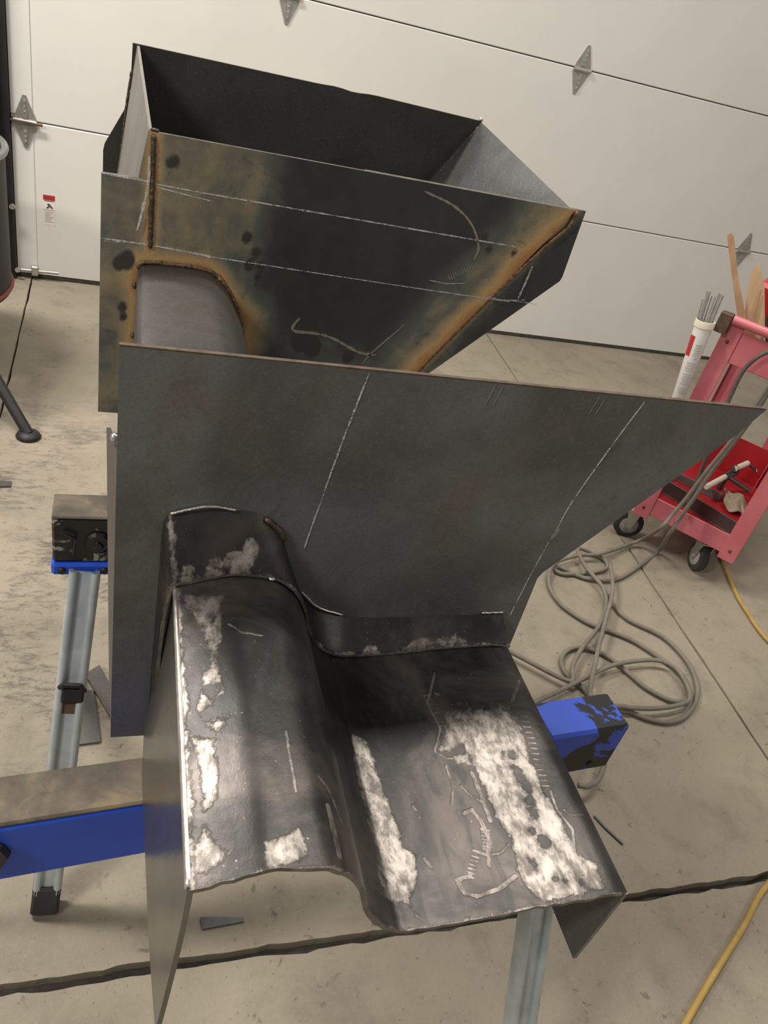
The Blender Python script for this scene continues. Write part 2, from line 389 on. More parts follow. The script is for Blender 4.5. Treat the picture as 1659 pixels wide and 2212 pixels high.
# ================================================================== SETTING
floor = mesh('floor', *box_vf((-4, -3, -.16), (5.5, 4.2, -.022)), M_JOINT); props(floor, 'dusty grey concrete workshop floor in slabs with dark joints', 'floor', None, 'structure')
def jl(y): return -.377-.0242*(y-2.485)          # joint at the left
def jr(y): return 1.547+.0707*(y-.878)           # joint at the right
def jag(n, amp):
    a = RNG.normal(0, 1, n); a = np.convolve(a, [.25, .5, .25], 'same'); return a*amp
Yj, YD = .598, 3.454
cols = [(lambda y: -4.0, jl), (jl, jr), (jr, lambda y: 5.5)]
rows = [(-3.0, Yj), (Yj, 4.2)]
g = .0055
for ci, (fa, fb) in enumerate(cols):
    for ri, (y0, y1) in enumerate(rows):
        ya = y0+(g+.001 if ri == 1 else 0); yb = y1-(g+.001 if ri == 0 else 0)
        ny = max(8, int((yb-ya)/.03)); ys = np.linspace(ya, yb, ny)
        xl = np.array([fa(y) for y in ys])+(g*.55 if ci > 0 else 0)+(jag(ny, .0016) if ci > 0 else 0)
        xr = np.array([fb(y) for y in ys])-(g*.55 if ci < 2 else 0)-(np.abs(jag(ny, .0016)) if ci < 2 else 0)
        nb = int((xr[0]-xl[0])/.02); nt = int((xr[-1]-xl[-1])/.02)
        xb = np.linspace(xl[0], xr[0], nb)[1:-1]; xt = np.linspace(xr[-1], xl[-1], nt)[1:-1]
        bot = [(x, ya+(abs(j) if ri == 1 else 0)) for x, j in zip(xb, jag(len(xb), .0042))]
        top = [(x, yb-(abs(j) if ri == 0 else 0)) for x, j in zip(xt, jag(len(xt), .0042))]
        poly = [(xl[0], ya)]+bot+[(x, y) for x, y in zip(xr, ys)]+top+[(x, y) for x, y in zip(xl[::-1], ys[::-1])][:-1]
        b = MB(); b.prism(poly, lambda p, t: (p[0], p[1], t), -.02, 0.0); b.build('slab', M_CONC, floor)

# overhead door: insulated sections, hinges on the seams, track and seal at the left
XL, XR = -.455, 4.5
PH = .604
door = mesh('door_1', *box_vf((XL+.01, YD+.025, .02), (XR, YD+.05, PH*4)), M_GAP)
props(door, 'white sectional overhead door filling the back of the workshop', 'door', None, 'structure')
panels = []
for k in range(4):
    b = MB(); b.box((XL, YD, .012+k*PH+(.002 if k else .006)), (XR, YD+.045, .012+(k+1)*PH-.002), 0, .003)
    panels.append(b.build('door_panel', M_DOOR, door))
for k in range(4):   # end stile of each section
    b = MB(); b.box((XL, YD-.0035, .03+k*PH), (-.378, YD+.002, (k+1)*PH-.004), 0, .0015); b.build('end_stile', M_DOOR, door)
b = MB(); b.box((XL, YD+.002, .0), (XR, YD+.03, .017), 0, .004); b.build('bottom_seal', M_JOINT, door)
def hinge(x, z, stem=False):
    h, w = .092, .037
    out = [(-.006, -h), (.006, -h), (.013, -h*.8), (w*.95, -.022), (w, -.012), (w, .012), (w*.95, .022), (.013, h*.8), (.006, h), (-.006, h), (-.013, h*.8), (-w*.95, .022), (-w, .012), (-w, -.012), (-w*.95, -.022), (-.013, -h*.8)]
    b = MB(); y1 = YD-.001-(.004 if stem else 0)
    b.prism(out, lambda p, t: (x+p[0], t, z+p[1]), y1, y1-.0035)
    V, F = tube_vf([(x-w-.004, y1-.007, z), (x+w+.004, y1-.007, z)], .0085, 12); b.add(V, F)
    for s in (-1, 1):    # raised spine and rivet heads
        b.prism([(-.010, s*.014), (.010, s*.014), (.004, s*.078), (-.004, s*.078)], lambda p, t: (x+p[0], t, z+p[1]), y1-.002, y1-.0075)
        for q in (.035, .052, .070):
            V, F = lathe_vf([(.0038, 0), (.0034, -.0022), (.0001, -.003)], (x, y1-.0072, z+s*q), 8, 'y'); b.add(V, F)
    o = b.build('hinge', M_ZINC, door)
    if stem:
        b = MB(); b.tube([(x-.075, y1-.012, z+.002), (x+.062, y1-.012, z-.001)], .0055, 10); b.build('roller_stem', M_BROWN, door)
    return o
for x, z, st in [(-.405, PH, True), (.522, PH*2, False), (1.787, PH*2, False), (3.012, PH, False), (.56, PH, False), (1.79, PH, False), (3.02, PH*2, False), (-.405, PH*2, True)]: hinge(x, z+.009, st)
b = MB(); b.tube([(-.44, YD-.018, .036), (-.295, YD-.018, .040)], .006, 10); b.box((-.40, YD-.03, .02), (-.375, YD-.004, .06), 0, .003); b.build('bottom_bracket', M_ZINC, door)
for s, z in ((-.46, .30), (-.45, .045), (-.462, 1.12)):
    b = MB(); V, F = lathe_vf([(.0, -.006), (.010, -.006), (.012, 0), (.010, .006), (.0, .006)], (s, YD-.045, z), 14, 'y'); b.add(V, F); b.build('bolt', M_TACK, door)
# warning sticker on the lowest section
b = MB(); sx0, sx1, sz0, sz1 = -.350, -.306, .232, .352; yf = YD-.0006
def dec(b, x0, x1, z0, z1, m, lift=.0005):
    b.box((x0, yf-lift, z0), (x1, YD+.001, z1), m)
dec(b, sx0, sx1, sz0, sz1, 0, 0); dec(b, sx0, sx1, sz1-.020, sz1, 1, .0004); dec(b, sx0+.006, sx1-.006, sz1-.015, sz1-.007, 3, .0006)
dec(b, sx0+.004, sx1-.004, sz1-.0245, sz1-.0215, 2, .0004)
b.prism([(.010, .040), (.018, .050), (.014, .058), (.022, .060), (.034, .046), (.036, .040), (.028, .041), (.024, .048), (.018, .039)], lambda p, t: (sx0+p[0], t, sz1-.092+p[1]), yf-.0006, YD+.001, 2)
dec(b, sx0+.002, sx1-.002, sz1-.0595, sz1-.058, 1, .0004)
for i in range(7): dec(b, sx0+.005, sx1-.006-.006*(i % 3), sz1-.068-.0065*i, sz1-.065-.0065*i, 4, .0004)
b.build('warning_sticker', [M_STICKER, M_LABELRED, M_INKDK, M_RUSTRED, M_INK], panels[0])
# jamb, track
t1 = MB(); t1.box((-.52, 3.375, 0), (-.498, 3.45, 2.4), 0, .003); t1.box((-.535, 3.375, 0), (-.515, 3.385, 2.4), 0, .002); t1.box((-.535, 3.44, 0), (-.515, 3.45, 2.4), 0, .002)
t1 = t1.build('trim_1', M_TRACK); props(t1, 'grey steel vertical track beside the overhead door', 'door track', None, 'structure')
t2 = MB(); t2.box((-.498, 3.42, 0), (-.457, 3.50, 2.4), 0, .004); t2 = t2.build('trim_2', M_BLACK); props(t2, 'black weather seal along the left edge of the door', 'door seal', None, 'structure')
wb = mesh('wall_back', *box_vf((-4, 3.50, 0), (-.47, 3.62, 3.2)), M_WALL); props(wb, 'grey lined workshop wall left of the overhead door', 'wall', None, 'structure')

# ================================================================== SAWHORSES
def beam_frame(p0, p1):
    p0 = np.array(p0, float); p1 = np.array(p1, float); d = p1-p0; L = np.hypot(*d[:2]); d = d/L; nrm = np.array([-d[1], d[0], 0.])
    return L, (lambda V: p0+np.outer(np.asarray(V, float)[:, 0], d)+np.outer(np.asarray(V, float)[:, 1], nrm)+np.outer(np.asarray(V, float)[:, 2], [0, 0, 1]))
def channel_leg(top, foot, w, dep, mats, parent, name='leg'):
    """galvanised channel: web plus two rolled side ribs"""
    top = np.array(top, float); foot = np.array(foot, float); ax = foot-top; L = np.linalg.norm(ax); ax /= L
    side = np.array([1., 0, 0]); side -= ax*(side@ax); side /= np.linalg.norm(side); out = np.cross(ax, side)
    if out[1] > 0 and foot[1] < top[1]: out = -out
    if out[1] < 0 and foot[1] > top[1]: out = -out
    fr = lambda V: top+np.outer(V[:, 0], side)+np.outer(V[:, 1], out)+np.outer(V[:, 2], ax)
    b = MB(); b.box((-w/2, -.002, 0), (w/2, .002, L), 0, 0, fr)
    for s in (-1, 1):
        b.box((s*w/2-.004, -dep, 0), (s*w/2+.004, .004, L), 0, .002, fr)
        b.tube(fr(np.array([(s*(w/2-.003), .003, 0), (s*(w/2-.003), .003, L)])), .0062, 10, 0)
    return b.build(name, mats, parent, True, 40), fr, L
ZB = .65
# far sawhorse ---------------------------------------------------------
sh = thing('sawhorse', (.3, .96, 0), 'galvanised-legged sawhorse with black end box and blue strip, behind the steel plate', 'sawhorse', 'sawhorses')
L, fr = beam_frame((-.095, .932, 0), (.66, .945, 0))
b = MB(); b.box((0, 0, ZB-.005), (L, .057, ZB), 0, .002, fr); b.build('top_board', M_TOP, sh)
b = MB(); b.box((0, .001, ZB-.084), (L, .056, ZB-.0055), 0, .003, fr); b.build('beam', M_GREASE, sh)
b = MB(); b.box((-.002, -.004, ZB-.107), (L, .057, ZB-.0845), 0, .004, fr); bs = b.build('blue_strip', M_BLUE, sh)
for q in (.013, .072):
    V, F = lathe_vf([(.0, -.004), (.0045, -.004), (.006, -.001), (.006, .004)], fr(np.array([(q, -.004, ZB-.096)]))[0], 14, 'y'); mesh('bolt', V, F, M_BLACK, bs)
b = MB(); c0 = fr(np.array([(.062, -.001, ZB-.046)]))[0]
V, F = lathe_vf([(.0, -.010), (.006, -.010), (.007, -.006), (.016, -.005), (.019, 0), (.019, .004)], c0, 18, 'y'); b.add(V, F)
b.tube([c0+np.array([.002, -.008, -.008]), c0+np.array([.030, -.008, .012])], .003, 8); b.tube([c0+np.array([-.045, -.004, .02]), c0+np.array([-.03, -.006, .012]), c0+np.array([-.034, -.004, -.02])], .002, 8)
b.tube([c0+np.array([.004, -.008, -.02]), c0+np.array([.032, -.008, .002])], .0022, 8); b.build('lock_knob', M_GREASE, sh)
for tp, ft in (((-.050, .922, ZB-.092), (-.096, .722, .04)), ((.60, .925, ZB-.092), (.64, .73, .04)), ((-.050, .985, ZB-.092), (-.092, 1.20, .04)), ((.60, .99, ZB-.092), (.64, 1.2, .04))):
    lg, f2, LL = channel_leg(tp, ft, .036, .016, M_GALV, sh)
    fb = MB(); fb.box((-.0215, -.020, LL-.012), (.0215, .009, LL+.040), 0, .004, f2); o = fb.build('rubber_foot', M_RUBBER, lg)
    if tp[0] < 0 and ft[1] < 1:
        c = MB(); c.box((-.014, .002, .185), (.020, .011, .212), 0, .004, f2); c.tube(f2(np.array([(-.016, .008, .185), (-.012, .014, .178), (.012, .014, .178), (.02, .008, .19)])), .004, 8); c.build('latch', M_BLACK, lg)
        c = MB(); c.box((-.012, .002, .212), (.012, .0034, .232), 0, .001, f2); c.build('rust_stain', M_BROWN, lg)
        for q in (.40, .425): 
            c = MB(); c.box((-.006, .003, q), (.006, .007, q+.006), 0, .002, f2); c.build('stop_tab', M_GALV, lg)
# near sawhorse --------------------------------------------------------
sn = thing('sawhorse', (.1, .49, 0), 'bright blue steel sawhorse beam with worn black end, under the stepped tread', 'sawhorse', 'sawhorses')
L, fr = beam_frame((-.45, .4254, 0), (.625, .525, 0))
b = MB(); b.box((0, 0, ZB-.006), (L-.115, .0535, ZB), 0, .002, fr); b.build('top_board', M_TOP, sn)
b = MB(); b.box((0, -.001, ZB-.094), (L-.115, .0545, ZB-.0065), 0, .003, fr); b.build('beam', M_BLUE, sn)
b = MB(); b.box((L-.1149, -.002, ZB-.087), (L+.010, .0555, ZB-.0005), 0, .004, fr)
bx = b.build('end_box', M_BLUEWORN, sn)
for q in (.025, .085):
    b = MB(); V, F = lathe_vf([(.0, -.002), (.005, -.002), (.006, .002)], fr(np.array([(L-q, -.002, ZB-.072)]))[0], 14, 'y'); b.add(V, F); b.build('bolt', M_BLACK, bx)
b = MB(); c0 = fr(np.array([(.338, -.001, ZB-.045)]))[0]
V, F = lathe_vf([(.0, -.012), (.008, -.012), (.010, -.006), (.021, -.006), (.023, 0), (.023, .003)], c0, 8, 'y'); b.add(V, F); b.build('pivot_bolt', M_GREASE, sn)
for tp, ft in (((.536, .487, ZB-.08), (.556, .268, .045)), ((.555, .575, ZB-.07), (.57, .79, .045)), ((-.36, .41, ZB-.08), (-.40, .2, .045)), ((-.36, .50, ZB-.08), (-.40, .7, .045))):
    lg, f2, LL = channel_leg(tp, ft, .036, .016, M_GALV, sn)
    fb = MB(); fb.box((-.0215, -.020, LL-.012), (.0215, .009, LL+.040), 0, .004, f2); fb.build('rubber_foot', M_RUBBER, lg)

# ================================================================== FAR UNIT: hopper box
hop = thing('steel_hopper', (.3, 1.2, ZB), 'open-topped fabricated steel hopper with orange heat-tinted weld seams', 'hopper')
YH = 1.10
W_VERT = [(.020, 1.137), (.022, .985)]
W_TUN = [(.007, .80), (.008, .958), (.012, .968), (.05, .971), (.096, .970), (.118, .960), (.14, .932), (.155, .902), (.163, .86)]
W_SLANT = [(.634, 1.137), (.445, .835), (.378, .727)]
BLOTS = [((.158, .985), .007), ((.165, 1.004), .006), ((.150, 1.023), .0075), ((.183, 1.012), .004), ((.173, .968), .006), ((.176, .985), .006), ((.172, .955), .004), ((.210, .985), .010), ((.213, .972), .009), ((.226, .975), .007), ((.190, 1.045), .004), ((.047, 1.105), .007), ((.040, 1.103), .005), ((-.008, .968), .011), ((-.018, .962), .009), ((-.012, .90), .006), ((-.01, .885), .005), ((.500, 1.075), .007), ((.512, 1.06), .006), ((.43, 1.04), .009), ((.555, 1.06), .005), ((.25, .88), .016), ((.27, .87), .014), ((.33, .862), .010), ((.26, .90), .012)]
def heat_attr(V):
    P = V[:, [0, 2]]
    d1 = line_d(P, W_VERT); d2 = line_d(P, W_TUN); d3 = line_d(P, W_SLANT); out = P[:, 0] > np.interp(P[:, 1], [.727, .835, 1.137], [.380, .447, .636]); d3 = np.where(out, d3*3.2, d3)
    h = np.maximum.reduce([1.0*np.exp(-(d1/.022)**1.0), .80*np.exp(-(d2/.045)**1.2)+.15*np.exp(-(d2/.012)), 1.0*np.exp(-(d3/.052)**1.1)])
    left = .50*np.clip((.215-P[:, 0])/.06, 0, 1); low = .36*np.clip((.93-P[:, 1])/.08, 0, 1)
    far = np.where(out, 0, .50)*np.clip(1-(d3-.05)/.07, 0, 1)
    h = np.maximum.reduce([h, left, low, far, np.full(len(V), .10)])
    bl = np.max([r_-np.linalg.norm((P-np.array(c))*[1, .75], axis=1) for c, r_ in BLOTS], axis=0)
    return {'tint_amount': np.clip(h, 0, 1), 'blot': bl}
zs = np.r_[np.linspace(.727, 1.0775, 62), np.linspace(1.0785, 1.137, 12)]
def hxl(z): return -.042 if z < 1.078 else .003+(z-1.078)*.17
def hxr(z): return np.interp(z, [.727, .835, 1.137], [.378, .445, .634])
G = np.array([[(hxl(z)+(hxr(z)-hxl(z))*s, YH, z) for s in np.linspace(0, 1, 110)] for z in zs])
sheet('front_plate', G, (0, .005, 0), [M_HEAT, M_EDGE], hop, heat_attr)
# backing plate that shows beyond the slanted weld
zs2 = np.r_[np.linspace(.727, 1.137, 60)]
def bxr(z): return np.interp(z, [.727, .835, 1.028, 1.137], [.36, .467, .654, .654])
G = np.array([[(.30+(bxr(z)-.30)*s, YH+.0055, z) for s in np.linspace(0, 1, 50)] for z in zs2])
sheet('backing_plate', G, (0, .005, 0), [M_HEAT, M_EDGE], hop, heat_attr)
# back plate with chamfered left wing
YB = 1.45
def kxl(z): return np.interp(z, [.70, 1.03, 1.105, 1.188], [-.053, -.053, -.014, -.012])
def kxr(z): return np.interp(z, [.70, .87, 1.184], [.30, .395, .590])
zk = np.linspace(.76, 1.188, 40)
RIM = np.interp(np.linspace(0, 1, 40), [0, .5, .55, .6, .65, 1], [0, 0, .0015, -.002, .001, -.003])
G = np.array([[(kxl(z)+(kxr(z)-kxl(z))*s, YB, z+(RIM[i] if z > 1.187 else 0)) for i, s in enumerate(np.linspace(0, 1, 40))] for z in zk])
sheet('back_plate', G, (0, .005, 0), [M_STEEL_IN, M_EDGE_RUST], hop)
# left wall (leans), paler colour stands in for light on its outer face
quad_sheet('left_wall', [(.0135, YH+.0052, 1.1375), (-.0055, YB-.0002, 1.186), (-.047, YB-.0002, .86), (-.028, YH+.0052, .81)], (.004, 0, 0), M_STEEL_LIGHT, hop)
# right wall slopes inward
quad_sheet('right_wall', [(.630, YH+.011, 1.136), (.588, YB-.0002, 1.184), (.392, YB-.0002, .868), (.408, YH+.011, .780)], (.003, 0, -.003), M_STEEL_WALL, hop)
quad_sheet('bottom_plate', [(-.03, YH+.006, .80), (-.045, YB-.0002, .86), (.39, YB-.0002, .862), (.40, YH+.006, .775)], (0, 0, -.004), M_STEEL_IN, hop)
# tunnel leading to the viewer, on the far beam
TUN = [(.005, ZB+.0005), (.006, .93), (.0065, .950), (.009, .960), (.016, .9655), (.05, .969), (.096, .968), (.112, .962), (.127, .950), (.14, .930), (.155, .900), (.166, .84), (.176, .805), (.20, .785), (.24, .78), (.40, .78)]
tp = np.vstack([resample(np.array(TUN[:2]), 6)[:-1], resample(catmull(TUN[1:], 6), 90)])
nT = np.gradient(tp, axis=0); nT = np.stack([nT[:, 1], -nT[:, 0]], 1); nT /= np.linalg.norm(nT, axis=1)[:, None]
G = np.array([[(x, y, z) for x, z in tp] for y in np.linspace(.668, YH-.0005, 14)])
off = np.array([[(n[0]*.004, 0, n[1]*.004) for n in nT] for _ in range(14)])
sheet('tunnel', G, off, M_STEEL_GREY, hop)
quad_sheet('tunnel_flange', [(.396, .668, .7755), (.396, YH-.001, .7755), (.393, YH-.001, ZB+.0005), (.393, .668, ZB+.0005)], (.004, 0, 0), M_STEEL_GREY, hop, 6, 6)
def weld(name, path, r_, mat_, parent, step=.0022, amp=.22, ripple=.0045):
    P = catmull(path, 10); Ls = np.linalg.norm(np.diff(P, axis=0), axis=1).sum(); n = max(6, int(Ls/step)); P = resample(P, n)
    s = np.linspace(0, Ls, n); R = r_*(1+amp*.5*np.sin(s/ripple*2*math.pi)+amp*.35*RNG.normal(0, 1, n)); R[0] *= .5; R[-1] *= .5
    b = MB(); b.tube(P+RNG.normal(0, r_*.10, P.shape), np.clip(R, r_*.5, r_*1.6), 8); return b.build(name, mat_, parent, True)
weld('weld_bead', [(x, YH-.001, z) for x, z in W_TUN[1:]], .0034, M_WELD, hop)
weld('weld_bead', [(.0195, YH-.0005, 1.134), (.021, YH-.0005, 1.07), (.022, YH-.0005, .99)], .0034, M_WELD_DARK, hop, .002, .06)
weld('weld_bead', [(x+.001, YH+.003, z) for x, z in [(.636, 1.135), (.632, 1.11), (.60, 1.07), (.54, .985), (.47, .876), (.447, .838), (.40, .765)]], .0038, M_WELD, hop)
weld('weld_bead', [(-.012, YB-.004, 1.15), (-.018, YB-.004, 1.10), (-.026, YB-.004, 1.02), (-.034, YB-.004, .96)], .0022, M_WELD_DARK, hop)
weld('weld_bead', [(.584, YB-.005, 1.175), (.570, YB-.005, 1.148), (.540, YB-.006, 1.10), (.48, YB-.006, 1.0)], .0028, M_WELD_DARK, hop)
weld('weld_bead', [(.015, YH+.002, 1.139), (.026, YH+.001, 1.139)], .0022, M_WELD_DARK, hop)
mesh('tack_weld', *lathe_vf([(.0001, -.004), (.003, -.003), (.0042, 0), (.003, .0035), (.0001, .0045)], (.588, YB+.002, 1.187), 10), M_TACK, hop, True)
for (x, z) in ((.006, .935), (.006, .86)): mesh('tack_weld', *lathe_vf([(.0001, -.005), (.003, -.003), (.004, 0), (.003, .003), (.0001, .005)], (x-.002, YH-.004, z), 10), M_WELD_DARK, hop, True)
def chalk(name, pts, w, y, parent, mat_=M_CHALK, n=None, axis='y', jit=.25, lift=.0006):
    """thin proud stripe on a plate lying in the XZ plane (front at y)"""
    P = catmull(pts, 8); Ls = np.linalg.norm(np.diff(P, axis=0), axis=1).sum(); n = n or max(6, int(Ls/.004)); P = resample(P, n)
    T = np.gradient(P, axis=0); T /= np.linalg.norm(T, axis=1)[:, None]+1e-9; N = np.stack([-T[:, 1], T[:, 0]], 1)
    h = w/2*np.clip(1+jit*RNG.normal(0, 1, n), .25, 2); h[0] *= .4; h[-1] *= .4
    A = P+N*h[:, None]; B = P-N*h[:, None]
    G = np.stack([np.stack([A[:, 0], np.full(n, y-lift), A[:, 1]], 1), np.stack([B[:, 0], np.full(n, y-lift), B[:, 1]], 1)])
    return sheet(name, G, (0, lift*.9, 0), mat_, parent, None, False, None)
chalk('chalk_line', [(-.041, 1.077), (0, 1.0765), (.022, 1.0755)], .0022, YH, hop)
chalk('chalk_line', [(.024, 1.0745), (.10, 1.073), (.35, 1.071), (.555, 1.0695)], .0016, YH, hop)
chalk('chalk_line', [(.024, 1.071), (.06, 1.0675), (.10, 1.064)], .0012, YH, hop)
chalk('chalk_line', [(-.041, .9935), (.02, .9935), (.09, .990), (.105, .988)], .0024, YH, hop)
chalk('chalk_line', [(.105, .989), (.35, .9855), (.50, .984), (.575, .984)], .0011, YH, hop)
chalk('chalk_line', [(-.038, .990), (-.02, .9915), (-.012, .9945)], .0014, YH, hop)
chalk('chalk_line', [(.0155, 1.108), (.0155, 1.075), (.008, 1.03), (.004, 1.012)], .0030, YH-.004, hop)
chalk('chalk_line', [(.594, 1.044), (.592, 1.02), (.588, .990)], .0026, YH+.002, hop)
chalk('chalk_line', [(.53, .988), (.56, .985), (.60, .990)], .0012, YH-.0005, hop)
chalk('chalk_line', [(.43, 1.0), (.46, .9985), (.49, 1.003)], .0010, YH, hop)
chalk('chalk_line', [(.575, .985), (.63, .984)], .0012, YH+.004, hop)
chalk('grinder_scratch', [(.243, .915), (.235, .902), (.238, .893), (.27, .893), (.30, .888), (.345, .870), (.375, .868)], .0038, YH, hop, M_SCRATCH)
chalk('grinder_scratch', [(.39, 1.125), (.44, 1.112), (.475, 1.09), (.495, 1.06), (.493, 1.04)], .0030, YH, hop, M_SCRATCH)
for i in range(13):
    t = i/12; x = .462+.038*t; z = 1.008+.026*t; chalk('grinder_scratch', [(x-.003, z+.004), (x+.003, z-.004)], .0013, YH, hop, M_SCRATCH, 5)
chalk('grinder_scratch', [(.41, .925), (.37, .875), (.355, .85)], .0018, YH, hop, M_SCRATCH)

# ================================================================== NEAR UNIT: plate with stepped tread
unit = thing('step_bracket', (.2, .45, ZB), 'dark steel plate with stepped ground-metal tread, nearest the viewer on blue beam', 'steel bracket')
YP = .585; ZP0, ZP1 = .605, 1.083
def pxr(z): return np.interp(z, [.605, .758, .852, 1.052, 1.070, 1.083], [.452, .451, .449, .612, .623, .631])
def pxl(z): return -.0075+.003*(ZP1-z)/.478
G = np.array([[(pxl(z)+(pxr(z)-pxl(z))*s, YP, z) for s in np.linspace(0, 1, 60)] for z in np.linspace(ZP0, ZP1, 60)])
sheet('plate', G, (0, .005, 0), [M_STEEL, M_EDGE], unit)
b = MB(); b.prism([(-.0075, 1.083), (.631, 1.083), (.631, 1.0845), (-.0075, 1.0845)], lambda p, t: (p[0], t, p[1]), YP+.0002, YP+.0048); b.build('burred_edge', M_EDGE_RUST, unit)
quad_sheet('side_flange', [(-.0025, YP+.0052, .980), (-.0140, YP+.072, .966), (-.0048, YP+.072, .596), (-.0005, YP+.0052, .606)], (-.0035, 0, 0), M_STEEL_GREY, unit, 6, 16)
mesh('tack_weld', *lathe_vf([(.0001, -.004), (.003, -.003), (.0042, 0), (.003, .0035), (.0001, .0045)], (-.0095, YP+.03, .981), 10), M_TACK, unit, True)
PROF = np.array([[0.0499, 0.8602], [0.0531, 0.8608], [0.0789, 0.8685], [0.1003, 0.8729], [0.1231, 0.8713], [0.1409, 0.8676], [0.1545, 0.8586], [0.1656, 0.8462], [0.1762, 0.8257], [0.1841, 0.7999], [0.1988, 0.776], [0.2127, 0.7643], [0.2208, 0.7599], [0.248, 0.7583], [0.2957, 0.762], [0.3451, 0.7674], [0.4068, 0.7706], [0.4275, 0.7665]])
PROF = np.array([(.0478, .8575)]+PROF[1:].tolist())
Y0, Y1 = .264, .566
pc = resample(catmull(PROF, 10), 400)
ny = 270
prof_t = np.gradient(pc, axis=0); prof_n = np.stack([prof_t[:, 1], -prof_t[:, 0]], 1); prof_n /= np.linalg.norm(prof_n, axis=1)[:, None]
ysg = np.linspace(Y0, Y1, ny)
G = np.empty((ny, 400, 3)); G[:, :, 0] = pc[None, :, 0]; G[:, :, 1] = ysg[:, None]; G[:, :, 2] = pc[None, :, 1]
# slightly wavy hand-cut near edge
G[:, :, 1] += (1-np.clip((ysg-Y0)/.012, 0, 1))[:, None]*np.interp(np.arange(400), np.linspace(0, 399, 60), RNG.normal(0, .0006, 60))[None]
POLYS = [[[0.0517, 0.5414], [0.0883, 0.5309], [0.0836, 0.4839], [0.0766, 0.454], [0.0814, 0.4361], [0.0862, 0.3932], [0.0729, 0.3796], [0.0619, 0.4002], [0.0642, 0.4237], [0.0687, 0.4416], [0.0747, 0.4615], [0.0722, 0.4833], [0.0635, 0.5104]], [[0.0543, 0.3819], [0.0717, 0.3767], [0.0728, 0.3396], [0.068, 0.3191], [0.0599, 0.3162], [0.0619, 0.3318], [0.059, 0.3653]], [[0.0544, 0.2928], [0.0605, 0.306], [0.0653, 0.2945], [0.0742, 0.2834], [0.0717, 0.2782], [0.0607, 0.2721], [0.0535, 0.2742]], [[0.0994, 0.2834], [0.1227, 0.2916], [0.1288, 0.2767], [0.1214, 0.2684], [0.0983, 0.2656]], [[0.22, 0.4504], [0.2324, 0.4461], [0.2355, 0.4042], [0.2404, 0.3602], [0.2406, 0.3352], [0.249, 0.3226], [0.2461, 0.3065], [0.2334, 0.2857], [0.2386, 0.2701], [0.2271, 0.2863], [0.21, 0.2877], [0.2128, 0.3299], [0.2135, 0.3832], [0.2133, 0.4227]], [[0.3194, 0.5071], [0.3259, 0.4814], [0.3942, 0.4735], [0.3971, 0.4491], [0.3907, 0.4088], [0.3888, 0.3672], [0.3941, 0.3318], [0.3952, 0.3026], [0.4078, 0.2905], [0.4034, 0.2677], [0.3464, 0.2668], [0.3357, 0.2815], [0.3324, 0.2986], [0.3399, 0.3266], [0.3331, 0.3461], [0.3314, 0.3712], [0.3308, 0.4015], [0.3264, 0.4279], [0.2983, 0.4236], [0.3123, 0.4504]], [[0.3132, 0.4169], [0.331, 0.4186], [0.3268, 0.4063], [0.3122, 0.4077]]]
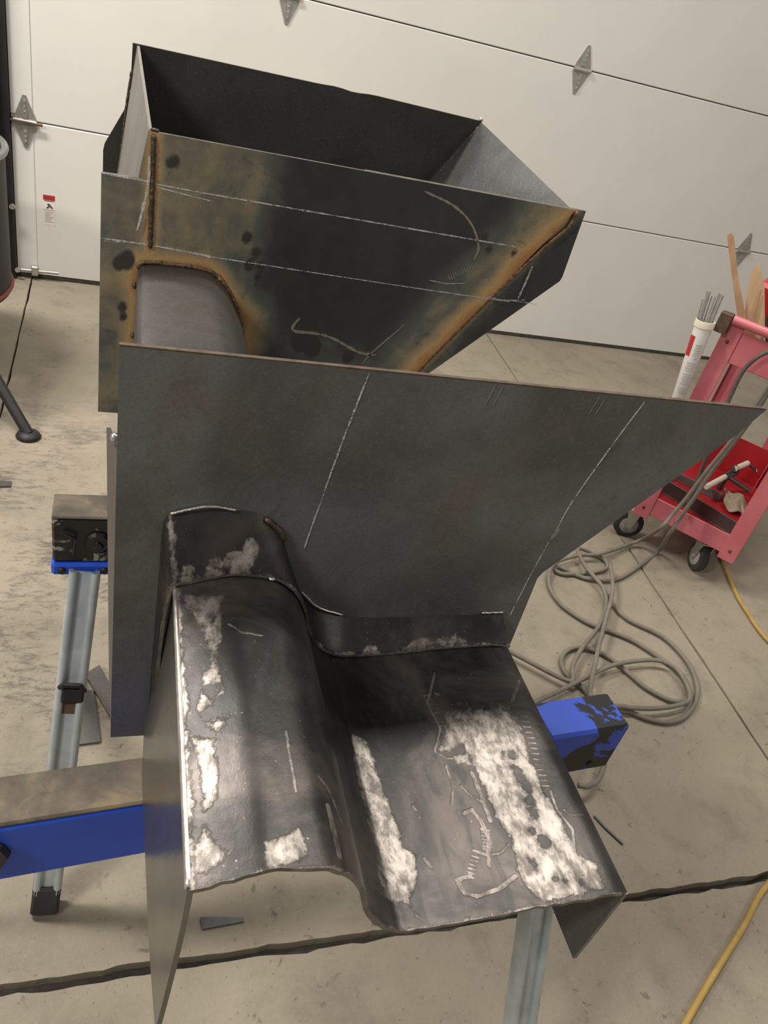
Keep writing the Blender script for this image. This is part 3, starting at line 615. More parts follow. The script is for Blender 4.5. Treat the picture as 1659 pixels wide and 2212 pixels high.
STROKES = [([[0.0919, 0.4929], [0.1013, 0.4818], [0.1195, 0.4782]], 0.00108), ([[0.1264, 0.3758], [0.1261, 0.3465], [0.1263, 0.3223]], 0.00108), ([[0.1502, 0.3136], [0.1516, 0.2749]], 0.00324), ([[0.1465, 0.338], [0.1538, 0.3304], [0.1617, 0.3031]], 0.00072), ([[0.3102, 0.3845], [0.3169, 0.3717], [0.3252, 0.3644]], 0.0018), ([[0.3045, 0.3565], [0.3124, 0.3589], [0.3171, 0.3468], [0.3183, 0.3303], [0.3102, 0.3058]], 0.00288), ([[0.3142, 0.3144], [0.3245, 0.3143], [0.3339, 0.3205]], 0.00216), ([[0.2781, 0.2981], [0.2809, 0.2865], [0.2908, 0.2818], [0.3115, 0.2843], [0.3299, 0.2923]], 0.00288), ([[0.3029, 0.4081], [0.3026, 0.3838], [0.2955, 0.3674]], 0.00108), ([[0.4007, 0.346], [0.4055, 0.3397], [0.4182, 0.3396]], 0.00108), ([[0.326, 0.5219], [0.3066, 0.4841], [0.3104, 0.4506], [0.2972, 0.4261], [0.3055, 0.4161], [0.3126, 0.4149]], 0.00144), ([[0.3962, 0.3662], [0.3941, 0.3487], [0.4004, 0.3252], [0.3918, 0.3032]], 0.0018), ([[0.4212, 0.505], [0.3992, 0.4755]], 0.00216), ([[0.3011, 0.321], [0.311, 0.315]], 0.0018), ([[0.2781, 0.2981], [0.2902, 0.2993]], 0.00324), ([[0.2592, 0.371], [0.2608, 0.367]], 0.0018), ([[0.2555, 0.3217], [0.2595, 0.3126]], 0.00216), ([[0.3252, 0.3962], [0.3265, 0.368], [0.3256, 0.3454]], 0.00324), ([[0.3991, 0.2917], [0.4047, 0.2773]], 0.00324), ([[0.3054, 0.494], [0.3131, 0.494]], 0.00072), ([[0.3062, 0.4881], [0.3138, 0.4879]], 0.00072), ([[0.307, 0.4823], [0.3146, 0.482]], 0.00072), ([[0.3078, 0.4764], [0.3153, 0.4762]], 0.00072), ([[0.3086, 0.4706], [0.316, 0.4704]], 0.00072), ([[0.3093, 0.4649], [0.3167, 0.4646]], 0.00072), ([[0.31, 0.4592], [0.3176, 0.4592]], 0.00072), ([[0.3109, 0.4537], [0.3182, 0.4535]], 0.00072), ([[0.3115, 0.4481], [0.3189, 0.4478]], 0.00072), ([[0.401, 0.4559], [0.4082, 0.4547]], 0.00086), ([[0.4001, 0.449], [0.4073, 0.4478]], 0.00086), ([[0.3992, 0.4421], [0.4063, 0.441]], 0.00086), ([[0.3983, 0.4353], [0.4054, 0.4342]], 0.00086), ([[0.3975, 0.4288], [0.4044, 0.4275]], 0.00086), ([[0.3965, 0.4222], [0.4036, 0.421]], 0.00086), ([[0.3958, 0.4158], [0.4027, 0.4146]], 0.00086), ([[0.395, 0.4094], [0.4019, 0.4083]], 0.00086), ([[0.3941, 0.4031], [0.401, 0.402]], 0.00086), ([[0.3935, 0.3971], [0.4001, 0.3957]], 0.00086), ([[0.3926, 0.3908], [0.3994, 0.3898]], 0.00086), ([[0.3919, 0.3849], [0.3985, 0.3836]], 0.00086), ([[0.3912, 0.379], [0.3977, 0.3777]], 0.00086), ([[0.3905, 0.3731], [0.397, 0.3718]], 0.00086), ([[0.3145, 0.3393], [0.3214, 0.3363]], 0.00108), ([[0.3138, 0.3361], [0.3207, 0.3332]], 0.00108), ([[0.3132, 0.333], [0.32, 0.33]], 0.00108), ([[0.3125, 0.3298], [0.3193, 0.3269]], 0.00108), ([[0.3118, 0.3267], [0.3186, 0.3238]], 0.00108), ([[0.3111, 0.3236], [0.3179, 0.3207]], 0.00108), ([[0.3105, 0.3205], [0.3172, 0.3176]], 0.00108), ([[0.2979, 0.3165], [0.3036, 0.3135]], 0.00108), ([[0.2958, 0.3132], [0.3015, 0.3102]], 0.00108), ([[0.2935, 0.3098], [0.2992, 0.3067]], 0.00108), ([[0.2914, 0.3065], [0.2971, 0.3035]], 0.00108), ([[0.2893, 0.3033], [0.295, 0.3003]], 0.00108), ([[0.2871, 0.2999], [0.2929, 0.2971]], 0.00108)]
HOLES = [([0.373, 0.4098], 0.00764), ([0.3708, 0.3919], 0.0084), ([0.3723, 0.3835], 0.0084), ([0.3729, 0.3732], 0.00764), ([0.371, 0.3596], 0.00764), ([0.3692, 0.3463], 0.00916), ([0.3677, 0.319], 0.00993), ([0.3615, 0.3305], 0.00535), ([0.3643, 0.2833], 0.00382), ([0.3716, 0.2799], 0.00458), ([0.3864, 0.2769], 0.00611), ([0.3498, 0.2988], 0.0084), ([0.3647, 0.4141], 0.00344), ([0.0734, 0.4224], 0.01451), ([0.0803, 0.4052], 0.021), ([0.0704, 0.4013], 0.01527), ([0.0705, 0.4968], 0.00535), ([0.0784, 0.5019], 0.00687), ([0.0892, 0.4985], 0.00916), ([0.0722, 0.451], 0.00764), ([0.0789, 0.4517], 0.00611)]
def grind_attr(V):
    n = len(V)//2; P = V[:n, :2]; d = np.full(n, -.02)
    for q in POLYS: d = np.maximum(d, poly_sd(P, q))
    d = np.minimum(d, .010); back = np.clip((P[:, 1]-.415)/.06, 0, 1)*(P[:, 0] > .27); d = d-back*np.maximum(d, 0)*.85-back*.0022  # right patch thins rearward, standing in for the weaker lamp reflection there
    for (c, r_) in HOLES:
        rr = r_*.44; e = P-np.array(c); d = np.minimum(d, np.hypot(e[:, 0]*.9, e[:, 1]*.75)-rr)
    sc = np.full(n, -.02)
    for q, w_ in STROKES: sc = np.maximum(sc, (w_*.55+.0005)-line_d(P, q))
    # rubbed front lip and the two bends
    lip = .0007-np.abs(P[:, 1]-Y0)+0*P[:, 0]; d = np.maximum(d, lip)
    d = np.maximum(d, .0022-np.abs(P[:, 0]-.0510)-.0010*np.sin(P[:, 1]*70))
    return {'grind': np.r_[d, np.full(n, -.02)], 'scratch': np.r_[sc, np.full(n, -.02)]}
off = np.broadcast_to(np.stack([prof_n[:, 0]*.0042, 0*prof_n[:, 0], prof_n[:, 1]*.0042], 1)[None], G.shape)
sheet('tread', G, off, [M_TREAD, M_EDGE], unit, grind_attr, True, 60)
# left and right down-turned flanges
def fl_bot(y): return np.interp(y, [.264, .33, .50, .566], [.0385, .034, .0275, .030])
ZF = ZB+.0012
Gf = []
for y in np.linspace(Y0, Y1, 60):
    xb = fl_bot(y); Gf.append([(.0478+(xb-.0478)*s**1.4, y-(.000 if y > .27 else 0), .8575+(ZF-.8575)*s) for s in np.linspace(0, 1, 30)])
sheet('flange', np.array(Gf), (.004, 0, -.0005), M_OLIVE, unit)
Gf = [[(.4275-.004*s, y, .7665+(ZF-.7665)*s) for s in np.linspace(0, 1, 14)] for y in np.linspace(Y0, Y1, 40)]
sheet('flange', np.array(Gf), (-.004, 0, 0), [M_STEEL_IN, M_EDGE], unit)  # right flange in darker steel, shade of its inner face put into the colour
# polished outer bend at the left
b = MB(); P = np.stack([np.full(50, .0492), np.linspace(Y0+.003, .556, 50), np.full(50, .8568)], 1); b.tube(P, np.clip(.0030+RNG.normal(0, .00012, 50), .002, .005), 12); b.build('polished_bend', M_POLISH, unit, True)
# collar between tread and plate, flaring up
PJ = np.array([(.036, ZF), (.0385, .80), (.0425, .852), (.0485, .8640), (.060, .867), (.0789, .873), (.1003, .8775), (.1231, .876), (.1425, .872), (.158, .862), (.1695, .848), (.180, .827), (.188, .801), (.202, .778), (.222, .765), (.25, .763), (.2957, .766), (.3451, .772), (.4068, .775), (.4285, .7715)])
PP = np.array([(.034, ZF), (.0345, .84), (.035, .905), (.040, .9215), (.052, .925), (.072, .9285), (.095, .929), (.117, .9275), (.132, .918), (.146, .903), (.155, .880), (.164, .858), (.176, .828), (.197, .804), (.222, .793), (.25, .7895), (.29, .789), (.335, .790), (.39, .7925), (.4225, .7935)])
def dens(P): return np.vstack([P[:1], catmull(P, 8)[1:]])
A_, B_ = dens(PJ), dens(PP); nn = len(A_)
Gc = []
for s in np.linspace(0, 1, 14):
    y = .5535+(YP-.0008-.5535)*s; bend = s**.9
    Gc.append([(a[0]+(p[0]-a[0])*bend, y, a[1]+(p[1]-a[1])*bend) for a, p in zip(A_, B_)])
Gc = np.array(Gc); tt = np.gradient(A_, axis=0); nc = np.stack([tt[:, 1], 0*tt[:, 0], -tt[:, 0]], 1); nc /= np.linalg.norm(nc, axis=1)[:, None]+1e-9
CP = [[(.055, .556), (.064, .557), (.066, .5585), (.055, .5595)], [(.075, .5555), (.115, .5555), (.122, .562), (.121, .570), (.112, .571), (.107, .563), (.090, .5605), (.078, .561)], [(.30, .5555), (.375, .5555), (.36, .564), (.335, .5625), (.31, .563)], [(.255, .556), (.27, .557), (.262, .562)]]
def collar_attr(V):
    n = len(V)//2; P = V[:n, :2]; d = np.full(n, -.02)
    for q in CP: d = np.maximum(d, poly_sd(P, q))
    d = np.maximum(d, np.where((V[:n, 2] > .845), .0022-np.hypot(P[:, 0]-.0475-.0 + (P[:, 1]-.5535)*.22, 0*P[:, 0]), -.02))
    d = np.maximum(d, .0008-np.abs(P[:, 1]-.5535))
    return {'grind': np.r_[d, np.full(n, -.02)], 'scratch': np.full(2*n, -.02)}
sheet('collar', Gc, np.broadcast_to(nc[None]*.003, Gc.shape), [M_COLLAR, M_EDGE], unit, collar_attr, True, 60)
mesh('tack_weld', *lathe_vf([(.0001, 0), (.0036, .0005), (.003, .0016), (.0001, .0022)], (.137, .5515, .8735), 10), M_TACK, unit, True)
weld('weld_bead', [(.040, YP-.003, .924), (.055, YP-.003, .929), (.075, YP-.003, .934), (.10, YP-.003, .931)], .0013, M_POLISH, unit)
weld('weld_bead', [(.395, YP-.002, .796), (.423, YP-.002, .797)], .0014, M_POLISH, unit)
weld('weld_bead', [(.128, YP-.003, .922), (.145, YP-.003, .906), (.150, YP-.003, .895)], .0030, M_WELD_DARK, unit)
weld('weld_bead', [(.178, YP-.002, .828), (.2, YP-.002, .806), (.23, YP-.002, .794)], .0014, M_POLISH, unit)
chalk('chalk_line', [(.197, 1.081), (.188, 1.02), (.180, .955)], .0012, YP, unit)
chalk('chalk_line', [(.180, .952), (.176, .92), (.172, .885)], .0012, YP, unit)
chalk('chalk_line', [(.482, 1.080), (.468, 1.03), (.450, .955), (.446, .915)], .0009, YP, unit)
chalk('chalk_line', [(.450, .92), (.447, .913), (.444, .905)], .0050, YP, unit, M_STEEL_LIGHT)
chalk('chalk_line', [(.443, .90), (.438, .85), (.434, .79)], .0008, YP, unit)
for x in (.318, .326, .43, .437): chalk('chalk_line', [(x, 1.081), (x-.004, 1.06)], .0010, YP, unit, M_STEEL_LIGHT)

# ================================================================== SCRAP ON THE FLOOR
def offcut(poly, th, label, mat_, z0=0.0012, name='steel_offcut'):
    b = MB(); b.prism(poly, lambda p, t: (p[0], p[1], t), z0, z0+th); o = b.build(name, mat_); return props(o, label, 'offcut', 'offcuts on the floor')
offcut([(-.080, 1.176), (-.046, 1.174), (-.027, 1.040), (-.071, 1.036)], .005, 'dark flat steel offcut on the floor beside the galvanised leg', M_STEEL)
offcut([(-.066, 1.215), (-.037, 1.240), (.022, 1.10), (-.012, 1.10)], .004, 'brownish steel strip on the floor behind the dark flat offcut', M_STEEL_GREY, .0082)
offcut([(.150, .667), (.152, .646), (.222, .650), (.221, .657)], .003, 'small dark tapered steel sliver on the floor under the tread', M_STEEL)
offcut([(-.36, 1.935), (-.297, 1.936), (-.296, 1.912), (-.36, 1.905)], .004, 'grey steel scrap at the left edge of the floor', M_STEEL_GREY)
b = MB(); b.tube([(.988, .775, .003), (1.0, .745, .0034), (1.022, .705, .003)], .0026, 8); props(b.build('steel_splinter', M_STEEL), 'thin dark metal splinter lying on the bare floor right of the tread', 'offcut', 'offcuts on the floor')

# ================================================================== BLACK DRUM ON LEGS at the left edge
dr = thing('drum_stand', (-.69, 2.6, 0), 'black round steel drum on splayed pipe legs, cut off by the left edge', 'drum')
c = (-.69, 2.6, 0); R = .325
V, F = lathe_vf([(.02, .27), (R-.02, .27), (R, .285), (R, .70), (R-.004, .705), (R-.008, .70), (R-.008, .29), (.02, .285)], c, 64); mesh('body', V, F, M_BLACK, dr, True, None, None, 40)
t = np.linspace(0, 2*math.pi, 65); b = MB(); b.tube(np.stack([c[0]+R*np.cos(t), c[1]+R*np.sin(t), np.full(65, .705)], 1), .011, 10, 0, False); b.build('rim', M_TRACK, dr, True)
b = MB(); b.tube(np.stack([c[0]+(R+.001)*np.cos(t), c[1]+(R+.001)*np.sin(t), np.full(65, .30)], 1), .007, 8, 0, False); b.build('lower_band', M_RUSTRED, dr, True)
for ft in ((-.28, 2.18, 0), (-1.18, 2.3, 0), (-.72, 3.14, 0)):
    f_ = np.array(ft, float); d = f_-np.array(c); d /= np.linalg.norm(d); top = np.array([c[0], c[1], .29])+d*.29
    b = MB(); b.tube([top, f_+[0, 0, .012]], .0165, 14); lg = b.build('leg', M_BLACK, dr, True, 40)
    mesh('foot_disc', *lathe_vf([(.0001, 0), (.034, 0), (.036, .005), (.030, .014), (.018, .020), (.0001, .021)], f_, 24), M_BLACK, lg, True)

# ================================================================== RED WELDING CART
A = np.array([1.605, 1.76, 0.]); Bq = np.array([1.822, 1.507, 0.]); CW = np.linalg.norm(Bq-A); cu = (Bq-A)/CW; cv = np.array([-cu[1], cu[0], 0.])
def cf(V): V = np.atleast_2d(np.asarray(V, float)); return A+np.outer(V[:, 0], cu)+np.outer(V[:, 1], cv)+np.outer(V[:, 2], [0, 0, 1])
def cp(*p): return cf([p])[0]
CD = .58
cart = thing('welding_cart', cp(CW/2, CD/2, 0), 'red steel welding cart on casters beside the coiled leads', 'cart')
def cbox(name, a, b_, m, parent=cart, bev=.002):
    q = MB(); q.box(a, b_, 0, bev, cf); return q.build(name, m, parent)
cbox('tray_floor', (.002, .002, .133), (CW-.002, CD-.002, .137), M_REDDEEP)
cbox('front_lip', (0, -.003, .130), (CW, .002, .198), M_REDHAZE)
cbox('side_lip', (-.003, .002, .130), (.001, CD, .185), M_REDDEEP); cbox('side_lip', (CW-.001, .002, .130), (CW+.003, CD, .185), M_REDDEEP)
cbox('back_panel', (0, CD, .130), (CW, CD+.004, .280), M_REDDEEP)
for x, y in ((0, 0), (CW, 0), (0, CD), (CW-.06, CD)):
    q = MB(); s = 1 if x == 0 else -1; w = .050
    yy = y-.006 if y == 0 else y+.006; d = 1 if y == 0 else -1
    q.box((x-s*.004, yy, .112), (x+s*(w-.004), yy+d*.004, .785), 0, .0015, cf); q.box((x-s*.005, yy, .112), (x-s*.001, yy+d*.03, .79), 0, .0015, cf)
    up = q.build('upright', M_REDHAZE, cart)
    if y == 0:
        for z in (.150, .735):
            V, F = lathe_vf([(.0001, -.003), (.005, -.003), (.006, 0), (.006, .003)], cp(x+s*.02, yy, z), 10, 'y'); mesh('bolt', V, F, M_BROWN, up)
cbox('apron', (.046, -.003, .680), (CW-.046, .001, .774), M_REDHAZE)
cbox('upper_shelf', (0, .002, .700), (CW, CD, .704), M_REDDEEP); cbox('shelf_lip', (.0, CD-.002, .66), (CW, CD+.003, .80), M_REDDEEP)
q = MB(); q.tube(cf([(.008, -.012, .799), (CW+.02, -.012, .799)]), .0135, 14); q.build('handle_bar', M_REDHAZE, cart, True, 40)
cbox('handle_stop', (-.028, -.030, .755), (.006, .000, .812), M_BROWN)
for x, y, a in ((-.006, .032, .5), (.239, .056, 2.2), (.04, CD-.05, 1.0), (CW-.05, CD-.05, 2.6)):
    c0 = cp(x, y, .05); ax = math.cos(a)*cu+math.sin(a)*cv; side = np.cross(ax, [0, 0, 1])
    def wf(V): return c0+np.outer(V[:, 0], side)+np.outer(V[:, 1], ax)+np.outer(V[:, 2], [0, 0, 1])
    q = MB(); q.box((-.022, -.03, .060), (.022, .03, .066), 0, .002, wf)
    for s in (-1, 1): q.prism([(-.026, .062), (.02, .062), (.008, -.010), (-.008, -.010)], lambda p, t: wf(np.array([(t, p[0], p[1])]))[0], s*.021-.0015, s*.021+.0015)
    q.tube(wf(np.array([(-.026, 0, 0), (.026, 0, 0)])), .005, 10); cs = q.build('caster_fork', M_ZINC, cart)
    V, F = lathe_vf([(.006, -.015), (.040, -.015), (.048, -.012), (.05, -.006), (.05, .006), (.048, .012), (.040, .015), (.006, .015)], (0, 0, 0), 28)
    V = wf(V[:, [2, 0, 1]]); mesh('wheel', V, F, M_RUBBER, cs, True, None, None, 40)
    V, F = lathe_vf([(.0, -.0165), (.030, -.0160), (.032, -.0145), (.032, .0145), (.030, .0160), (.0, .0165)], (0, 0, 0), 24)
    mesh('hub', wf(V[:, [2, 0, 1]]), F, M_ROD, cs, True, None, None, 40)

# electrode tube hooked on the cart, with rods
bt = cp(-.0305, -.036, .528); tpp = cp(-.055, -.040, .776); ax = tpp-bt; LT = np.linalg.norm(ax); ax /= LT
sd = cu.copy(); sd -= ax*(sd@ax); sd /= np.linalg.norm(sd); fr_ = np.cross(sd, ax)      # fr_ faces outwards
if fr_@np.array([-1, -1, 0]) < 0: fr_ = -fr_
can = thing('electrode_tube', bt, 'white tapered plastic tube with red label hooked on the red cart', 'container')
def tf(r_, a, h): return bt+ax*h+r_*(math.cos(a)*sd+math.sin(a)*fr_)
def rad(h): return .0165+.0095*h/LT
def ring(prof, n=36):
    V = [tf(r_, 2*math.pi*k/n, h) for r_, h in prof for k in range(n)]; m = len(prof)
    return np.array(V), [[i*n+k, i*n+(k+1) % n, (i+1)*n+(k+1) % n, (i+1)*n+k] for i in range(m-1) for k in range(n)]
mesh('body', *ring([(.0005, 0), (rad(0)-.002, 0), (rad(0), .003), (rad(LT*.93), LT*.93), (rad(LT)-.003, LT*.93), (rad(.02)-.003, .02), (.0005, .02)]), M_WHITE, can, True, None, None, 40)
mesh('collar', *ring([(rad(LT)-.003, LT*.925), (rad(LT)+.0022, LT*.925), (rad(LT)+.0026, LT*.96), (rad(LT)+.0015, LT), (rad(LT)-.002, LT), (rad(LT)-.003, LT*.93)]), M_CREAM, can, True, None, None, 40)
def patch(a0, a1, h0, h1, m, b, lift=.0006):
    n = 8; V = []; 
    for i in range(n+1):
        a = a0+(a1-a0)*i/n
        for h in (h0, h1): V += [tf(rad(h)+lift, a, h), tf(rad(h)-.0005, a, h)]
    F = [[4*i, 4*i+4, 4*i+6, 4*i+2] for i in range(n)]; b.add(V, F, m)
b = MB(); patch(math.pi*.60, math.pi*.98, LT*.58, LT*.82, 0, b)
for i, (h, e) in enumerate([(.72, .42), (.69, .40), (.66, .44), (.63, .38), (.60, .42), (.56, .30), (.50, .62), (.47, .60), (.44, .64), (.41, .58), (.36, .62), (.33, .60), (.30, .64), (.27, .55), (.24, .6), (.18, .6), (.15, .62), (.12, .5)]):
    patch(math.pi*.22, math.pi*(.22+e*.6), LT*h, LT*(h+.014), 1, b)
b.build('label', [M_LABELRED, M_INK], can)
for i, (dx, dy, lean, hh) in enumerate([(-.014, .004, -.22, .055), (-.012, -.006, -.20, .076), (-.007, .009, -.18, .078), (-.006, -.001, -.16, .079), (.002, .006, .02, .070), (.005, -.007, .05, .079), (.009, .002, .09, .080), (.013, -.004, .12, .078), (-.002, -.011, -.12, .066)]):
    p0 = bt+ax*LT*.35+sd*dx*.85+fr_*dy*.85; p1 = bt+ax*(LT+hh)+sd*(dx+lean*.06)+fr_*dy
    b = MB(); b.tube([p0, p0+(p1-p0)*.5, p1], .0021, 8); o = b.build('welding_rod', M_ROD); props(o, 'thin grey welding rod sticking out of the white tube', 'welding rod', 'welding rods in the white tube')

# things on the upper shelf
def slat(pts, th, mat_, label, cat, name, grp=None, ax2=None):
    """pts: outline in (x along cart front, z); th across depth; at depth y"""
    (outline, y) = pts; b = MB(); b.prism(outline, lambda p, t: cp(p[0], t, p[1]), y, y+th); return props(b.build(name, mat_), label, cat, grp)
slat(([(.066, .7055), (.096, .7055), (-.045, .896), (-.103, .990), (-.110, .995), (-.117, .985), (-.066, .905)], .050), .016, M_WOOD, 'long weathered wooden stick leaning up out of the red cart', 'wood', 'wooden_stick', 'wood on the cart')
slat(([(.055, .7055), (.125, .7055), (.075, .80), (.034, .880), (.004, .922), (-.012, .940), (-.018, .915), (-.012, .885), (.018, .80)], .080), .018, M_WOODPALE, 'split pale wooden wedge standing behind the long stick', 'wood', 'wooden_wedge', 'wood on the cart')
slat(([(.080, .7055), (.118, .7055), (.052, .812), (.033, .890), (.028, .884), (.034, .820)], .030), .012, M_WOOD, 'short brown wood splinter leaning in front of the pale wedge', 'wood', 'wood_splinter', 'wood on the cart')
b = MB(); b.box((.070, .11, .7045), (.30, .24, .85), 0, .02, cf); b.box((.085, .13, .85), (.29, .22, .872), 0, .01, cf); props(b.build('tool_bag', M_RUBBER), 'black tool bag on the cart shelf at right edge', 'bag')
b = MB(); b.box((-.008, .26, .7045), (.27, .46, .865), 0, .012, cf); b.box((.03, .29, .865), (.24, .43, .885), 0, .006, cf); props(b.build('red_case', M_REDDEEP), 'deep red case at the back of the cart shelf', 'case')
b = MB(); b.tube(catmull(cf([(.26, -.06, .80), (.20, -.055, .79), (.135, -.05, .765), (.10, -.05, .70), (.10, -.05, .61), (.11, -.05, .5), (.12, -.045, .42), (.13, -.03, .32), (.14, -.022, .21)]), 8), .0062, 10); props(b.build('thin_cable', M_CABLE_DK, None, True), 'thin dark cable hanging down the front of the red cart', 'cable')

# things in the lower tray
def trayzig(name, a, b_, hgt, mat_, label, w=.022):
    a = np.array(a, float); b_ = np.array(b_, float); d = (b_-a)/np.linalg.norm(b_-a); n_ = np.array([-d[1], d[0]])
    q = MB(); Lg = np.linalg.norm(b_-a)
    fr2 = lambda V: cf(np.stack([a[0]+V[:, 0]*d[0]+V[:, 1]*n_[0], a[1]+V[:, 0]*d[1]+V[:, 1]*n_[1], .1375+V[:, 2]], 1))
    q.box((0, 0, 0), (Lg, w, .004), 0, .001, fr2); q.box((0, 0, .004), (Lg, .004, hgt), 0, .001, fr2)
    return props(q.build(name, mat_), label, 'steel bar', 'angle bars in the cart tray')
trayzig('angle_bar', (.012, .175), (CW-.025, .115), .052, M_STEEL_GREY, 'grey angle bar lying nearest the front lip of the cart tray', .045)
trayzig('angle_bar', (.012, .315), (.20, .315), .030, M_STEEL, 'dark angle bar lying further back in the cart tray', .032)
eh = thing('electrode_holder', cp(.18, .40, .14), 'electrode clamp with pale handles lying in the cart tray', 'clamp')
b = MB(); b.tube(cf([(.144, .261, .19), (.176, .389, .2)]), .0095, 12); b.build('handle', M_CREAM, eh, True, 40)
b = MB(); b.tube(cf([(.191, .395, .24), (.216, .466, .25)]), .0095, 12); b.build('handle', M_CREAM, eh, True, 40)
b = MB(); b.tube(catmull(cf([(.176, .389, .2), (.195, .43, .215), (.19, .41, .235), (.191, .395, .24)]), 6), .013, 10); b.tube(cf([(.18, .40, .2), (.27, .39, .19)]), .008, 10); b.tube(cf([(.216, .466, .25), (.249, .505, .222)]), .005, 8); b.tube(cf([(.18, .40, .2), (.175, .41, .1388)]), .010, 8); b.build('jaw', M_STEEL_GREY, eh, True, 40)
b = MB(); V, F = lathe_vf([(.0001, -.007), (.005, -.005), (.007, 0), (.005, .005), (.0001, .007)], cp(.251, .508, .22), 10); b.add(V, F); b.build('ball_end', M_TACK, eh, True)
# crumpled leather rag
nr = 26; G = np.zeros((nr, nr, 3)); uu = np.linspace(-1, 1, nr)
for i, a in enumerate(uu):
    for j, c_ in enumerate(uu):
        r_ = math.hypot(a, c_); h = .012+.030*math.exp(-(a*a+c_*c_)*1.6)+.008*math.sin(5*a+2*c_)*math.cos(4*c_)
        G[i, j] = cp(.248+.040*a-.022*c_+.006*math.sin(3*c_), .335+.068*c_+.012*math.sin(4*a), .1415+max(.001, h*(1-.25*r_)))
rg = sheet('leather_rag', G, (0, 0, -.003), M_RAG, None, None, True, None); props(rg, 'crumpled tan leather rag in the cart tray', 'rag')

# ================================================================== CABLES AND HOSE
def cable(name, pts, r_, mat_, label, group=None, cat='cable'):
    P = catmull(np.array(pts, float), 10); b = MB(); b.tube(P, r_, 10); o = b.build(name, mat_, None, True); return props(o, label, cat, group)
cable('welding_lead', [(1.6855, 1.5894, 0.7437), (1.6858, 1.589, 0.6143), (1.6787, 1.5973, 0.5047), (1.6669, 1.6111, 0.3746), (1.6588, 1.6128, 0.282), (1.6423, 1.609, 0.2038), (1.6248, 1.5986, 0.147), (1.7013, 1.6828, 0.0095), (1.5719, 1.5996, 0.0095), (1.4539, 1.5395, 0.0095), (1.3515, 1.5463, 0.0095), (1.2888, 1.5938, 0.0095), (1.2622, 1.5893, 0.0095), (1.2814, 1.5654, 0.0095), (1.3626, 1.5682, 0.0095), (1.4336, 1.5842, 0.0095), (1.4665, 1.6099, 0.0095), (1.4609, 1.6482, 0.0095), (1.3821, 1.6706, 0.025), (1.3642, 1.5849, 0.0255), (1.3714, 1.5324, 0.0255), (1.3742, 1.4739, 0.0255), (1.3416, 1.3993, 0.0255), (1.2768, 1.3227, 0.0255), (1.1791, 1.2396, 0.0255), (1.1233, 1.18, 0.0255), (1.0998, 1.134, 0.0255), (1.0846, 1.1318, 0.0255), (1.0472, 1.1594, 0.0255), (0.9862, 1.2148, 0.0255), (0.9452, 1.2494, 0.0255)], .0062, M_CABLE, 'grey welding lead from the cart into the small upper loops', 'welding leads on the floor')
cable('welding_lead', [(1.6661, 1.5658, 0.7806), (1.6585, 1.5747, 0.6665), (1.6507, 1.5838, 0.5155), (1.637, 1.5998, 0.3837), (1.6253, 1.6058, 0.2906), (1.605, 1.6064, 0.2186), (1.5822, 1.6022, 0.1666), (1.6408, 1.7194, 0.026), (1.4536, 1.6461, 0.026), (1.3638, 1.6344, 0.026), (1.2563, 1.5902, 0.026), (1.2131, 1.5213, 0.0095), (1.2075, 1.446, 0.0095), (1.2293, 1.3954, 0.0095), (1.273, 1.3458, 0.0095), (1.3631, 1.2895, 0.0095), (1.4139, 1.2285, 0.0095), (1.4555, 1.1571, 0.0095), (1.4447, 1.0968, 0.0095), (1.4136, 1.0662, 0.0095), (1.3694, 1.0657, 0.0095), (1.3198, 1.1088, 0.0095), (1.2919, 1.1638, 0.0095), (1.2631, 1.2206, 0.0095), (1.2147, 1.2539, 0.0095), (1.1613, 1.2554, 0.0095), (1.1176, 1.2254, 0.0095), (1.1029, 1.1834, 0.0095), (1.1104, 1.1507, 0.0095), (1.1301, 1.118, 0.0095), (1.1354, 1.0784, 0.0095)], .0062, M_CABLE, 'grey welding lead from the cart forming the inner long loop', 'welding leads on the floor')
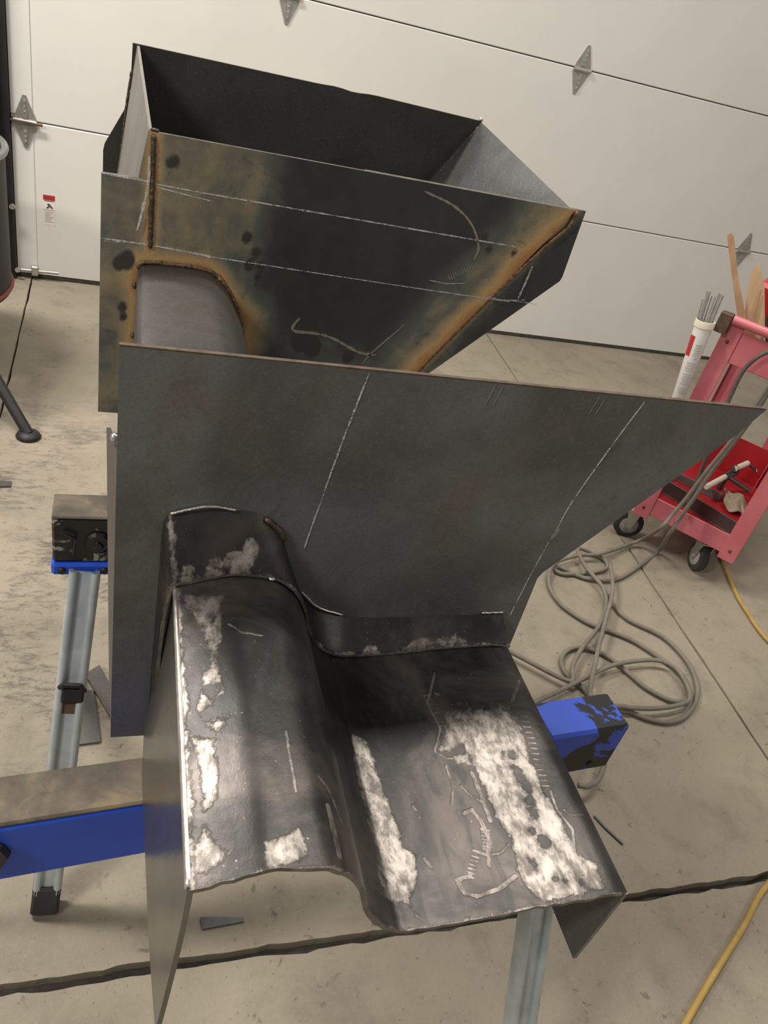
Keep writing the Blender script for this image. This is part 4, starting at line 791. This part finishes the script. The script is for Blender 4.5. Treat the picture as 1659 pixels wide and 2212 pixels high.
cable('welding_lead', [(1.4475, 1.5839, 0.042), (1.3873, 1.4558, 0.042), (1.3079, 1.3468, 0.042), (1.233, 1.2478, 0.042), (1.1815, 1.1747, 0.042), (1.1262, 1.0956, 0.042), (1.0921, 1.0214, 0.042), (1.0814, 0.9458, 0.042), (1.0564, 0.8855, 0.042), (1.016, 0.839, 0.042), (0.9809, 0.8224, 0.042), (0.957, 0.8267, 0.042)], .0062, M_CABLE, 'grey lead running across the coil and under the blue beam end', 'welding leads on the floor')
cable('welding_lead', [(0.9237, 1.0549, 0.026), (0.9798, 1.0756, 0.026), (1.0381, 1.0971, 0.026), (1.1382, 1.1377, 0.026), (1.2557, 1.1807, 0.026), (1.3835, 1.1917, 0.026), (1.4327, 1.1617, 0.026), (1.434, 1.1067, 0.026), (1.4113, 1.0552, 0.026), (1.3586, 1.0366, 0.026), (1.2865, 1.0313, 0.026), (1.2274, 1.0364, 0.026), (1.1908, 1.0439, 0.026), (1.1591, 1.0414, 0.026), (1.1687, 1.0409, 0.0095), (1.1973, 1.0419, 0.0095), (1.2256, 1.0376, 0.0095), (1.2632, 1.0136, 0.0095), (1.3171, 0.9994, 0.0095), (1.3799, 1.0145, 0.0095), (1.4502, 1.0671, 0.0095), (1.49, 1.1309, 0.0095), (1.5047, 1.206, 0.0095), (1.483, 1.2935, 0.0095), (1.4059, 1.365, 0.0095), (1.3884, 1.4308, 0.0095), (1.3936, 1.4685, 0.0095)], .0062, M_CABLE, 'grey lead forming the outermost loop of the coil on the floor', 'welding leads on the floor')

cable('air_hose', [(2.02, 1.80, .0072), (1.941, 1.627, .0072), (1.885, 1.48, .0072), (1.866, 1.40, .0072), (1.852, 1.266, .0072), (1.90, 1.06, .0072), (1.93, .90, .0072), (1.80, .76, .0072), (1.55, .67, .0072), (1.317, .584, .0072), (1.186, .505, .0072), (1.06, .431, .0072), (.965, .373, .0072), (.82, .28, .0072)], .0064, M_YELLOW, 'yellow air hose curving across the floor from under the red cart', None, 'hose')
